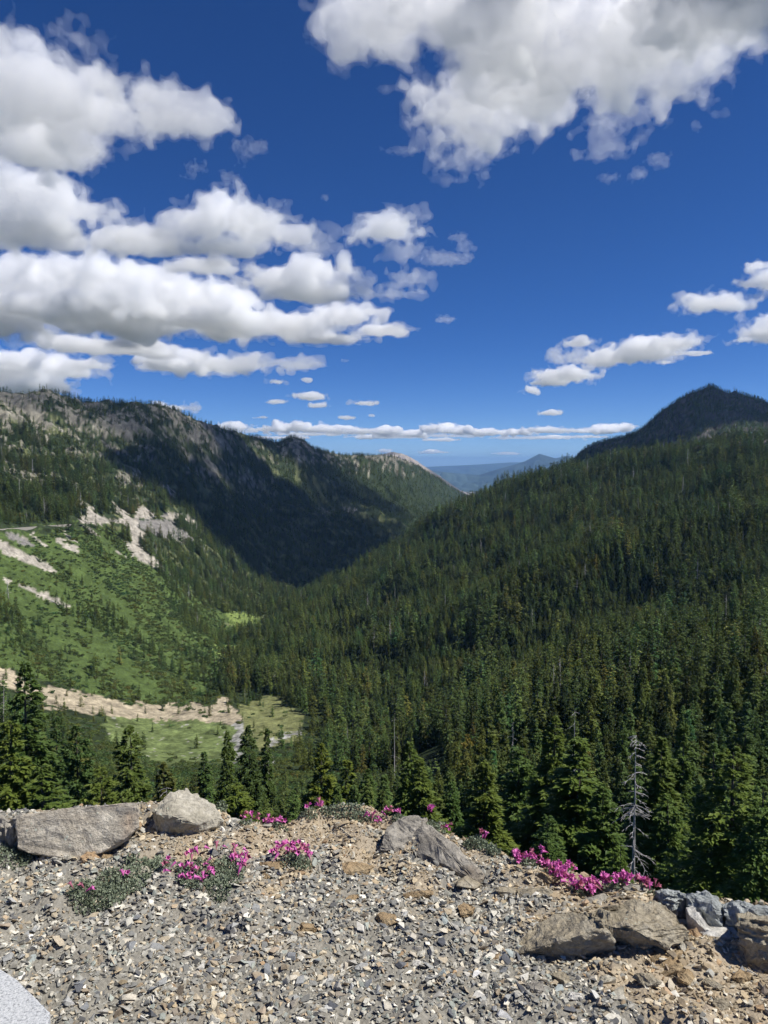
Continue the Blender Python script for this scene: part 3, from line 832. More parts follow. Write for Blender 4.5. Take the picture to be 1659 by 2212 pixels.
def shrub_mesh(tagname, seed, nl=420):
    g = np.random.default_rng(seed)
    V, S = [], []
    lobes = [(g.normal(0, .9, 2), g.uniform(.7, 1.3)) for _ in range(6)]
    for (cx, cy_), rad_ in [((l[0][0], l[0][1]), l[1]) for l in lobes]:
        n = nl // 6
        d = g.normal(0, 1, (n, 3)); d[:, 2] = np.abs(d[:, 2]); d /= np.linalg.norm(d, axis=1)[:, None]
        c = np.array([cx, cy_, .25]) + d * rad_ * g.uniform(.72, 1.03, (n, 1)) * np.array([1, 1, 1.0])
        a = np.cross(d, g.normal(0, 1, (n, 3))); a /= np.linalg.norm(a, axis=1)[:, None]
        nrm = d + g.normal(0, .5, (n, 3)); b = np.cross(a, nrm); b /= np.linalg.norm(b, axis=1)[:, None]
        sz = g.uniform(.16, .34, (n, 1))
        V.append(np.stack([c - a * sz, c + b * sz * .7, c + a * sz, c - b * sz * .7], 1).reshape(-1, 3))
        S.append(np.repeat(np.clip(g.random(n), 0, 1), 4))
    V = np.concatenate(V); S = np.concatenate(S)
    me = mesh_np(tagname, V, np.arange(len(V)).reshape(-1, 4), shrub_mat)
    color_attr(me, np.stack([S, S, S], -1))
    return me


def instancer(name, pts, scl, rot, idx, tint, meshes, label, cat=None):
    """one object that carries thousands of copies of a few source meshes"""
    src = bpy.data.collections.new(name + '_sources')
    for k, m in enumerate(meshes):
        src.objects.link(bpy.data.objects.new('%s_source_%02d' % (name, k), m))
    me = bpy.data.meshes.new(name)
    me.vertices.add(len(pts)); me.vertices.foreach_set('co', np.ascontiguousarray(pts, np.float32).ravel())
    for nm, typ, key, arr in (('scl', 'FLOAT_VECTOR', 'vector', scl), ('rot', 'FLOAT_VECTOR', 'vector', rot), ('idx', 'INT', 'value', idx), ('tint', 'FLOAT_VECTOR', 'vector', tint)):
        a = me.attributes.new(nm, typ, 'POINT')
        a.data.foreach_set(key, np.ascontiguousarray(arr, np.int32 if typ == 'INT' else np.float32).ravel())
    me.update()
    o = obj(name, me)
    ng = bpy.data.node_groups.new(name + '_scatter', 'GeometryNodeTree')
    ng.interface.new_socket('Geometry', in_out='INPUT', socket_type='NodeSocketGeometry')
    ng.interface.new_socket('Geometry', in_out='OUTPUT', socket_type='NodeSocketGeometry')
    N, Lk = ng.nodes, ng.links
    gi = N.new('NodeGroupInput'); go = N.new('NodeGroupOutput')
    m2p = N.new('GeometryNodeMeshToPoints')
    iop = N.new('GeometryNodeInstanceOnPoints')
    ci = N.new('GeometryNodeCollectionInfo'); ci.inputs['Collection'].default_value = src
    ci.inputs['Separate Children'].default_value = True; ci.inputs['Reset Children'].default_value = True
    def attr(nm, typ):
        a = N.new('GeometryNodeInputNamedAttribute'); a.data_type = typ; a.inputs['Name'].default_value = nm
        return a.outputs['Attribute']
    e2r = N.new('FunctionNodeEulerToRotation')
    Lk.new(attr('rot', 'FLOAT_VECTOR'), e2r.inputs[0])
    Lk.new(gi.outputs[0], m2p.inputs['Mesh']); Lk.new(m2p.outputs[0], iop.inputs['Points'])
    Lk.new(ci.outputs[0], iop.inputs['Instance']); iop.inputs['Pick Instance'].default_value = True
    Lk.new(attr('idx', 'INT'), iop.inputs['Instance Index']); Lk.new(e2r.outputs[0], iop.inputs['Rotation']); Lk.new(attr('scl', 'FLOAT_VECTOR'), iop.inputs['Scale'])
    Lk.new(iop.outputs[0], go.inputs[0])
    md = o.modifiers.new('scatter', 'NODES'); md.node_group = ng
    tag(o, label, None, None, 'stuff')
    return o


# ---- where the trees stand
NEAR_TOP = [(-400, 1540), (0, 1560), (30, 1590), (60, 1660), (110, 1675), (180, 1680), (230, 1690), (290, 1690), (340, 1690), (420, 1690), (500, 1690), (540, 1690), (590, 1690), (640, 1690), (690, 1690), (760, 1690), (870, 1660),
            (950, 1650), (1050, 1620), (1150, 1570), (1220, 1550), (1300, 1560), (1400, 1580), (1500, 1590), (1600, 1580), (1659, 1540), (2200, 1500)]
ntx, nty = np.array(NEAR_TOP).T
g = np.random.default_rng(41)


def sample(n, r0, r1, t0, t1):
    th = g.uniform(t0, t1, n); r = np.sqrt(g.uniform(r0 ** 2, r1 ** 2, n))
    x, y = r * np.sin(th), r * np.cos(th)
    return x, y, ground_z(x, y), r


def road_clear(x, y, r):
    """on the road, or so close below it that a tree would hide it"""
    d = np.full(x.shape, 1e9)
    for q in RPs[::2]:
        d = np.minimum(d, np.hypot(x - q[0], y - q[1]) + 8 * ((r > math.hypot(q[0], q[1])) * 1.0))
    return d < 17


def tree_field(n, r0, r1, t0=R(-35), t1=R(35)):
    x, y, z, r = sample(n, r0, r1, t0, t1)
    m, px, py, _ = cover(x, y, z)
    dn = np.ones(n)
    clus = noise3(np.stack([x / 420, y / 420, 0 * x], -1), 1) + .7 * noise3(np.stack([x / 420, y / 420, 0 * x + .5], -1), 2)
    fall = noise3(np.stack([(x * .69 + y * .72) / 520, (x * .72 - y * .69) / 2600, 0 * x + .45], -1), 1) + .5 * noise3(np.stack([(x * .69 + y * .72) / 520, (x * .72 - y * .69) / 1500, 0 * x + .15], -1), 2)
    up = (r > 1050) & (px < 1000)
    dn = np.where(up, np.clip(.72 + .4 * clus, .06, 1), dn)
    dn = np.where(m['turf'], np.minimum(dn, .18), dn)
    dn = np.where(m['rock'], np.minimum(dn, np.where(px > 1230, .45, .13)), dn)
    dn = np.where(m['brush'], np.clip(-.34 + .5 * fall + .25 * clus + .0012 * (px - 60), 0, .75), dn)
    dn = np.where(m['meadow'], .012, dn); dn = np.where(m['olive'], .02, dn); dn = np.where(m['bright'], .02, dn)
    dn = np.where(m['debris'], .04, dn); dn = np.where(m['scree'] | m['dusky'], .004, dn); dn = np.where(m['stony'], .0, dn)
    # thin, low growth between the near slope and the meadow
    thin = (r > 230) & (r < 560) & (px > -250) & (px < 700)
    dn = np.where(thin & ~m['meadow'] & ~m['olive'] & ~m['debris'], np.clip(.16 + .25 * clus, .03, .6), dn)
    dn = np.where(road_clear(x, y, r), 0.0, dn)
    keep = g.random(n) < dn
    return x[keep], y[keep], z[keep], r[keep], px[keep], py[keep], {k: v[keep] for k, v in m.items()}


def spaced(x, y, dmin):
    """drop points closer than about dmin to one already kept"""
    cell = {}
    keep = np.zeros(len(x), bool)
    for i in range(len(x)):
        key = (int(x[i] // dmin), int(y[i] // dmin))
        ok = True
        for a in (-1, 0, 1):
            for b in (-1, 0, 1):
                for k in cell.get((key[0] + a, key[1] + b), ()):
                    if (x[i] - x[k]) ** 2 + (y[i] - y[k]) ** 2 < dmin * dmin: ok = False
        if ok:
            cell.setdefault(key, []).append(i); keep[i] = True
    return keep


def tints(n, x, y, r):
    hue = g.normal(0, 1, n) + .6 * noise3(np.stack([x / 500, y / 500, 0 * x + .2], -1), 1)
    val = np.clip(1 + g.normal(0, .30, n), .45, 1.9)
    c = np.stack([val * (1 + .12 * hue), val * (1 + .02 * hue), val * (1 - .06 * hue)], -1)
    old = g.random(n) < .05
    c[old] *= np.array([1.45, 1.05, 1.0])
    return np.clip(c, .25, 2.4)


HEROES = [  # picture x and y of the tip, range, half width of the lowest branches, needle tint, words
    (45, 1428, 84, 3.4, (.80, .92, .85), 'tall dark conifer with a ragged top at the left edge behind the boulder'),
    (8, 1560, 62, 3.0, (1.2, 1.15, .8), 'bushy olive conifer cut by the left edge above the grey boulder'),
    (165, 1562, 82, 2.7, (.75, .9, .95), 'dark bluish conifer right of the ragged left edge tree'),
    (122, 1545, 118, 2.6, (.7, .85, .95), 'slim dark conifer between the ragged tree and the bluish one'),
    (285, 1566, 92, 3.0, (1.0, 1.0, .8), 'layered conifer with a pointed top above the big boulder right half'),
    (352, 1642, 84, 2.8, (1.05, .85, .8), 'brownish thin conifer behind the pale humped boulder'),
    (438, 1622, 150, 2.2, (.8, .95, .9), 'small slim conifer in front of the green meadow'),
    (487, 1578, 118, 2.6, (.95, 1.0, .8), 'conifer standing left of the white stream bed'),
    (540, 1566, 128, 2.9, (.72, .80, .82), 'dark conifer with grey branches right of the stream bed'),
    (574, 1572, 146, 2.4, (.8, .9, .8), 'narrow conifer just right of the grey branched one'),
    (225, 1660, 66, 2.7, (1.15, 1.1, .8), 'yellowish conifer whose foot is hidden by the big boulder'),
    (95, 1650, 58, 2.8, (.95, 1.0, .8), 'broad conifer directly above the big boulder left half'),
    (505, 1690, 72, 2.5, (1.2, 1.15, .75), 'low yellow green conifer right of the pale humped boulder'),
    (690, 1602, 98, 3.2, (1.35, 1.2, .7), 'wide yellow green conifer above the pink edge flowers'),
    (742, 1640, 108, 2.6, (1.3, 1.2, .7), 'bright olive conifer right of the wide yellow green one'),
    (800, 1660, 92, 2.5, (.8, .95, .85), 'dark conifer behind the mound of gravel'),
    (880, 1602, 88, 3.1, (.95, 1.0, .75), 'tall full conifer above the slanted dark rock'),
    (912, 1640, 78, 2.7, (1.1, 1.08, .75), 'layered conifer touching the tall one above the slanted rock'),
    (985, 1690, 86, 2.2, (.75, .95, .85), 'narrow dark conifer right of the slanted rock top'),
    (1047, 1642, 68, 2.3, (1.15, 1.1, .72), 'slender olive conifer standing alone above the gravel edge'),
    (1118, 1612, 84, 2.7, (.85, .98, .8), 'conifer between the slender olive one and the great clump'),
    (1192, 1545, 74, 3.5, (1.05, 1.05, .75), 'great broad conifer rising left of the dead tree'),
    (1245, 1600, 64, 3.2, (1.0, 1.05, .75), 'heavy layered conifer in front of the great broad one'),
    (1305, 1690, 60, 2.6, (.85, .98, .8), 'dark conifer immediately left of the dead tree'),
    (1425, 1592, 74, 3.0, (1.0, 1.02, .75), 'tall conifer immediately right of the dead tree'),
    (1478, 1560, 96, 2.8, (.9, 1.0, .8), 'tall slim conifer behind the one beside the dead tree'),
    (1455, 1715, 60, 2.3, (.95, 1.05, .8), 'narrow conifer low on the right of the dead tree'),
    (1592, 1615, 46, 3.6, (1.1, 1.12, .75), 'nearest big olive conifer at the right edge'),
    (1655, 1690, 40, 2.8, (.85, 1.0, .8), 'dark conifer cut off by the right edge above the grey rock'),
    (1545, 1600, 70, 2.7, (.75, .92, .85), 'shadowy conifer left of the nearest right edge tree'),
    (1340, 1830, 47, 1.7, (1.0, 1.12, .75), 'young conifer at the foot of the dead tree'),
    (1180, 1760, 56, 2.0, (.8, .95, .85), 'shaded young conifer above the pink flower band'),
]
hi = [conifer_meshes('fir_%d' % k, seed=100 + k, h=20.0, width=w, nbr=nb_, nleaf=nl, leaf=lf, bare=ba, power=pw, lop=lp) for k, (w, nb_, nl, lf, ba, pw, lp) in enumerate([
    (3.0, 270, 66, .46, .02, .80, .2), (2.6, 260, 62, .44, .02, .76, .25), (3.4, 270, 70, .48, .01, .72, .2), (2.3, 250, 60, .42, .02, .82, .2),
    (3.0, 230, 64, .46, .04, .66, .35), (2.7, 260, 64, .44, .01, .92, .2), (2.2, 230, 60, .42, .03, .7, .3), (3.2, 270, 66, .46, .02, .82, .25)])]
hi += [conifer_meshes('near_fir_%d' % k, seed=150 + k, h=20.0, width=w_, nbr=300, nleaf=120, leaf=.25, bare=.02, power=pw2, lop=.25) for k, (w_, pw2) in enumerate([(3.6, .8), (3.2, .75)])]
HI_W = [3.0, 2.6, 3.4, 2.3, 3.0, 2.7, 2.2, 3.2, 3.6, 3.2]


def tree_thing(x, y, z, h, wid, k, tint, label, group=None):
    root = empty('conifer_tree', (x, y, z))
    tag(root, label, 'tree', group)
    s = h / 20.0; sw = wid / HI_W[k]
    a = g.uniform(0, 6.28)
    for nm, me in (('crown', hi[k][0]), ('trunk', hi[k][1])):
        c = obj(nm, me, root)
        c.scale = (sw, sw, s); c.rotation_euler = (0, 0, a)
        c['tint'] = [float(v) for v in tint]
    return root


hero_xy = []
for k, (px, py, r, w, tint, words) in enumerate(HEROES):
    p = at_r(px, py, r)
    zb = float(ground_z(p[0], p[1]))
    tree_thing(p[0], p[1], zb, p[2] - zb, w * 1.22, 8 + k % 2 if r < 58 else k % 8, tint, words)
    hero_xy.append((p[0], p[1]))
SNAG = at_r(1375, 1588, 54)
hero_xy.append((SNAG[0], SNAG[1]))

# near slope: individuals
x, y, z, r, px, py, m = tree_field(10600, 26, 420)
k = spaced(x, y, 3.7); x, y, z, r, px, py = (a[k] for a in (x, y, z, r, px, py))
hx = np.array(hero_xy)
far_ok = np.min(np.hypot(x[:, None] - hx[None, :, 0], y[:, None] - hx[None, :, 1]), axis=1) > np.where(r < 130, 4.2, 3.0)
x, y, z, r, px, py = (a[far_ok] for a in (x, y, z, r, px, py))
h = g.uniform(11, 23, len(x)) * np.where((r > 260) & (px < 700) & (px > 100), .62, 1)
meadow_gap = (px > 55) & (px < 640)
top_lim = np.where(meadow_gap & (r > 160), np.interp(px, [55, 120, 205, 240, 640], [1530, 1565, 1625, 1675, 1675]), np.interp(px, ntx, nty)) + g.exponential(45, len(x)) - 25 * (r > 200)
pt = at_r(px, np.maximum(top_lim, 0), r)
hmax = pt[:, 2] - z
h = np.where(r < np.where(meadow_gap, 470, np.where(px < 960, 300, 150)), np.minimum(h, hmax), h)
ok = h > np.where(r > 250, 2.5, 6.0)
# the dead tree stands clear
ok &= ~((np.abs(px - 1380) < 45) & (r < 56))
ok &= r > np.where(px > 960, 105, 76)
x, y, z, r, px, py, h = (a[ok] for a in (x, y, z, r, px, py, h))
_, tpy, _ = project(np.stack([x, y, z + h], -1))
skyl = np.interp(px, [0, 300, 400, 480, 540, 640, 700, 800, 980, 1250, 1420, 1659], [1735, 1730, 1712, 1750, 1785, 1768, 1742, 1745, 1800, 1880, 1928, 1960])
vis = (px > 0) & (px < PW) & (tpy < skyl - 25)
order = np.argsort(np.where(vis, r / np.maximum(h, 1), 1e9))
own = order[:300 - len(HEROES)]
own_mask = np.zeros(len(x), bool); own_mask[own] = True
tt_ = tints(len(x), x, y, r)
NOUNS = ['ragged left edge conifer', 'bushy left edge conifer', 'bluish conifer', 'slim dark conifer', 'pointed layered conifer', 'brownish thin conifer', 'small meadow conifer', 'streambed conifer',
         'grey branched conifer', 'narrow streamside conifer', 'yellowish boulder conifer', 'broad boulder conifer', 'low yellow green conifer', 'wide yellow green conifer', 'bright olive conifer', 'dark mound conifer',
         'tall slanted rock conifer', 'layered slanted rock conifer', 'narrow slanted rock conifer', 'slender lone olive conifer', 'conifer beside the great clump', 'great broad conifer',
         'heavy layered conifer', 'dark dead tree neighbour', 'tall dead tree neighbour', 'tall slim conifer by the snag', 'low narrow conifer by the snag', 'nearest right edge conifer',
         'dark right edge conifer', 'shadowy right conifer', 'young conifer under the snag', 'young flower band conifer']
hpx = np.array([q[0] for q in HEROES]); hpy = np.array([q[1] for q in HEROES]); hr = np.array([q[2] for q in HEROES])
seen_labels = {}
for i in own:
    k_ = int(np.argmin(np.hypot(hpx - px[i], .6 * (hpy - tpy[i]))))
    rel = 'far behind' if r[i] > hr[k_] * 2.5 else 'well behind' if r[i] > hr[k_] * 1.6 else 'behind' if r[i] > hr[k_] * 1.12 else 'in front of' if r[i] < hr[k_] * .9 else 'beside'
    side_ = '' if abs(px[i] - hpx[k_]) < 14 else ' and far left of' if px[i] < hpx[k_] - 45 else ' and left of' if px[i] < hpx[k_] else ' and far right of' if px[i] > hpx[k_] + 45 else ' and right of'
    size_ = 'short' if h[i] < 10 else 'tall' if h[i] > 16 else 'middling'
    tn_ = tt_[i]; tone = 'pale' if tn_.mean() > 1.25 else 'dark' if tn_.mean() < .8 else 'yellowish' if tn_[0] > 1.12 * tn_[2] else 'bluish' if tn_[0] < .92 * tn_[2] else 'green'
    lab = '%s %s conifer %s%s the %s' % (size_, tone, rel, side_, NOUNS[k_])
    grp = 'conifers near the ' + NOUNS[k_]
    wid = np.clip(h[i] * g.uniform(.13, .19), 1.4, 3.8)
    tree_thing(x[i], y[i], z[i], h[i], wid, int(g.integers(0, 8)), tt_[i], lab, grp)

# everything beyond: one forest
mid = [joined_tree('mid_%d' % q, seed=300 + q, h=20.0, width=w_, nbr=84, nleaf=17, leaf=.80, bare=.03, power=pw_ * .8, lop=.3) for q, (w_, pw_) in enumerate([(2.7, .85), (2.2, .8), (3.0, .75), (2.0, .95), (2.6, 1.0), (2.3, .7)])]
low = [joined_tree('low_%d' % q, seed=400 + q, h=20.0, width=w_, nbr=54, nleaf=8, leaf=1.35, bare=.02, power=pw_ * .85, lop=.3, with_trunk=False) for q, (w_, pw_) in enumerate([(2.7, .85), (2.3, .8), (3.0, .75), (2.1, .95)])]
def dead_mesh(seed):
    q = np.random.default_rng(seed)
    V, Q = tube([(0, 0, 0), (.1, 0, 8), (.15, .1, 15), (.1, .1, 20)], [.28, .2, .12, .02], 5)
    Vs, Qs, o_ = [V], [Q], len(V)
    for _ in range(34):
        z_ = q.uniform(5, 19); L_ = (1.15 - z_ / 20) * q.uniform(.8, 3.2); a_ = q.uniform(0, 6.28)
        v, f_ = tube([(0, 0, z_), (math.cos(a_) * L_ * .5, math.sin(a_) * L_ * .5, z_ - .05 * L_), (math.cos(a_) * L_, math.sin(a_) * L_, z_ - .35 * L_)], [.07, .05, .02], 4)
        Vs.append(v); Qs.append(f_ + o_); o_ += len(v)
    return mesh_np('dead_%d' % seed, np.concatenate(Vs), np.concatenate(Qs), dead_mat)


P_, S_, R_, I_, T_ = [], [], [], [], []


def add_trees(x, y, z, r, h, wf, lod):
    n = len(x)
    sc = h / 20.0
    P_.append(np.stack([x, y, z - .3], -1)); S_.append(np.stack([sc * wf, sc * wf, sc], -1))
    R_.append(np.stack([g.normal(0, .02, n), g.normal(0, .02, n), g.uniform(0, 6.28, n)], -1))
    I_.append(np.where(g.random(n) < .016, 10 + g.integers(0, 2, n), g.integers(0, 6, n)) if lod == 0 else 6 + g.integers(0, 4, n)); T_.append(tints(n, x, y, r))


rest = ~own_mask
add_trees(x[rest], y[rest], z[rest], r[rest], h[rest], g.uniform(.9, 1.3, rest.sum()), 0)
x, y, z, r, px, py, m = tree_field(82000, 420, 1480, R(-35), R(35))
kk_ = spaced(x, y, 4.1); x, y, z, r, px, py = (a[kk_] for a in (x, y, z, r, px, py)); m = {q: v[kk_] for q, v in m.items()}
h = g.uniform(8, 22, len(x)) * np.clip(1 + .25 * noise3(np.stack([x / 900, y / 900, 0 * x + .9], -1), 1) + .4 * (g.random(len(x)) > .93), .72, 1.7); h = np.where(m['brush'], h * .55, h); h = np.where((r < 900) & (px > 700), h * 1.0, h)
h = np.where(m['meadow'] | m['debris'] | m['olive'] | ((r < 590) & (px < 540)), h * .4, h)
add_trees(x, y, z, r, h, g.uniform(1.1, 1.6, len(x)), 0)
# the steep wall behind the fold carries as many trees as the rest of the slope
x, y, z, r, px, py, m = tree_field(16000, 540, 780, R(2), R(35))
kk_ = spaced(x, y, 3.2); x, y, z, r = x[kk_], y[kk_], z[kk_], r[kk_]
add_trees(x, y, z, r, g.uniform(8, 17, len(x)), g.uniform(1.1, 1.6, len(x)), 0)
x, y, z, r, px, py, m = tree_field(96000, 1480, 3300, R(-35), R(14))
h = g.uniform(6, 16, len(x)); h = np.where(m['rock'] | m['turf'], h * .65, h)
add_trees(x, y, z, r, h, g.uniform(.9, 1.4, len(x)), 1)
x, y, z, r, px, py, m = tree_field(18500, 1480, 2700, R(14), R(35))
h = g.uniform(6, 15, len(x))
add_trees(x, y, z, r, h, g.uniform(.9, 1.4, len(x)), 1)
x, y, z, r, px, py, m = tree_field(22000, 3300, 5200, R(-16), R(8))
add_trees(x, y, z, r, g.uniform(7, 16, len(x)), g.uniform(1.1, 1.7, len(x)), 1)
P_, S_, R_, I_, T_ = (np.concatenate(a) for a in (P_, S_, R_, I_, T_))
print('forest', len(P_))
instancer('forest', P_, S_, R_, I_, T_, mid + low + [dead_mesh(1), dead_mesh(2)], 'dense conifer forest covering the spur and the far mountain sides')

# broad-leaved brush on the left slope and along the meadow
shr = [shrub_mesh('brush_%d' % q, 500 + q) for q in range(4)]
x, y, z, r = (np.concatenate(q) for q in zip(sample(67000, 300, 1250, R(-35), R(2)), sample(9000, 110, 300, R(-33), R(6))))
m, px, py, _ = cover(x, y, z)
cl = 1.1 * noise3(np.stack([(x * .69 + y * .72) / 420, (x * .72 - y * .69) / 2200, 0 * x + .3], -1), 1) + .4 * noise3(np.stack([x / 260, y / 260, 0 * x + .3], -1), 1)
dn = np.where(m['brush'], np.clip(.38 + .3 * cl, .03, .85), 0.0)
dn = np.where((r < 480) & (px > -100) & (px < 750) & ~m['meadow'] & ~m['debris'] & ~m['stony'] & ~m['olive'], .45, dn)
dn = np.where(m['olive'], .03, dn); dn = np.where(m['debris'], .02, dn); dn = np.where(m['scree'] | m['dusky'], 0.003, dn); dn = np.where(m['meadow'], .012, dn)
dn = np.where(road_clear(x, y, r), 0.0, dn)
kk_ = g.random(len(x)) < dn
x, y, z, r = x[kk_], y[kk_], z[kk_], r[kk_]; px = px[kk_]
sc = g.uniform(.5, 1.35, len(x)) * np.where(r < 480, .8, 1)
tn = tints(len(x), x, y, r)
print('brush', len(x))
instancer('shrubbery', np.stack([x, y, z - .2], -1), np.stack([sc, sc, sc * g.uniform(.6, 1.1, len(x))], -1), np.stack([0 * x, 0 * x, g.uniform(0, 6.28, len(x))], -1), g.integers(0, 4, len(x)), tn, shr,
          'bright green leafy brush covering the left avalanche slope')
# ------------------------------------------------------------------ the gravel edge one stands on
EDGE_P = [(-900, 1740), (-200, 1745), (0, 1748), (300, 1745), (480, 1762), (520, 1790), (570, 1788), (640, 1772), (690, 1752), (740, 1747), (800, 1750), (860, 1768), (980, 1808), (1100, 1850), (1250, 1888), (1420, 1932), (1659, 1968), (2100, 2010)]
ep = at_z(np.array([e[0] for e in EDGE_P]), np.array([e[1] for e in EDGE_P], float), 0.0)
EDX = np.concatenate([[-60], ep[:, 0], [60]]); EDY = np.concatenate([[ep[0, 1]], ep[:, 1], [ep[-1, 1]]])

HEAP = at_z(405, 1785, 0.0)


def bluff_z(x, y):
    s = y - np.interp(x, EDX, EDY)
    soft = np.where(s > 0.0, np.sqrt(s * s + .03 ** 2) - .03, 0.0)
    n = .010 * noise3(np.stack([x / 2.6, y / 2.6, 0 * x], -1), 1) + .006 * noise3(np.stack([x / 2.6, y / 2.6, 0 * x], -1), 2) + .02 * noise3(np.stack([x / 9, y / 9, 0 * x + .2], -1), 0)
    heap = .045 * np.exp(-((x - HEAP[0]) / .20) ** 2 - ((y - HEAP[1]) / .13) ** 2)
    fade = np.clip(1 - np.hypot(x, y - 2) / 30, 0, 1)
    return heap + n * fade - .95 * np.minimum(soft, .7) - .62 * np.maximum(soft - .7, 0)


def warp(n, span, mid, fine):
    t = np.linspace(-1, 1, n)
    return mid + fine * t + (span - fine) * t ** 5


bx_ = warp(210, 34, 0, 3.2)
by_ = np.concatenate([np.linspace(-40, 1.0, 30, endpoint=False), np.linspace(1.0, 4.6, 140), np.linspace(4.6, 9.5, 22)[1:]])
BX, BY = np.meshgrid(bx_, by_, indexing='xy')
BZ = bluff_z(BX, BY)


def soil_mix(x, y):
    """0 = grey road gravel, 1 = tan crumbled soil; follows the picture's patches"""
    px, py, _ = project(np.stack([x, y, 0 * x], -1))
    n = noise3(np.stack([x / 2.2, y / 2.2, 0 * x + .4], -1), 1)
    a = np.clip((1905 - py + 40 * n) / 70, 0, 1) * np.clip((px - 250) / 120, 0, 1)
    b = np.clip((px - (1010 + (py - 1850) * .75) + 50 * n) / 130, 0, 1)
    c = .55 * np.clip(1 - np.hypot((px - 430) / 160, (py - 2180) / 70), 0, 1) + .4 * np.clip(1 - np.hypot((px - 590) / 130, (py - 2040) / 60), 0, 1)
    return np.clip(np.maximum(np.maximum(a, b), c), 0, 1)


sm_ = soil_mix(BX, BY)
gcol = np.array([0.23, 0.215, 0.18])[None, None] * (1 - sm_[..., None]) + np.array([0.34, 0.28, 0.20])[None, None] * sm_[..., None]
ground_mat = new_mat('gravelly_soil')
t = NT(ground_mat)
va = t.n('ShaderNodeVertexColor', layer_name='col'); geo = t.n('ShaderNodeNewGeometry')
nz = t.n('ShaderNodeTexNoise', i_Scale=60.0, i_Detail=8.0, i_Roughness=.7); t.l(geo.outputs['Position'], nz.inputs['Vector'])
vo = t.n('ShaderNodeTexVoronoi', i_Scale=95.0); t.l(geo.outputs['Position'], vo.inputs['Vector'])
mr = t.n('ShaderNodeMapRange', i_1=.2, i_2=.8, i_3=.5, i_4=1.5); t.l(nz.outputs['Fac'], mr.inputs[0])
mx = t.n('ShaderNodeMix', data_type='RGBA', blend_type='MULTIPLY', i_0=1.0); t.l(va.outputs[0], mx.inputs[6]); t.l(mr.outputs[0], mx.inputs[7])
mm = t.n('ShaderNodeMath', operation='ADD'); t.l(nz.outputs['Fac'], mm.inputs[0]); t.l(vo.outputs['Distance'], mm.inputs[1])
bp = t.n('ShaderNodeBump', i_Strength=.6, i_Distance=.006); t.l(mm.outputs[0], bp.inputs['Height'])
bs = t.n('ShaderNodeBsdfPrincipled', i_Roughness=.95); bs.inputs['Specular IOR Level'].default_value = .1
t.l(mx.outputs[2], bs.inputs['Base Color']); t.l(bp.outputs[0], bs.inputs['Normal'])
ot = t.n('ShaderNodeOutputMaterial'); t.l(bs.outputs[0], ot.inputs['Surface'])
ny_, nx_ = BX.shape
J, I = np.meshgrid(np.arange(ny_ - 1), np.arange(nx_ - 1), indexing='ij')
a = (J * nx_ + I).ravel()
gm = mesh_np('ground', np.stack([BX, BY, BZ], -1).reshape(-1, 3), np.stack([a, a + 1, a + 1 + nx_, a + nx_], -1), ground_mat, smooth=True)
color_attr(gm, gcol.reshape(-1, 3))
ground = obj('ground', gm)
tag(ground, 'gravelly roadside edge with tan soil patches', None, None, 'structure')


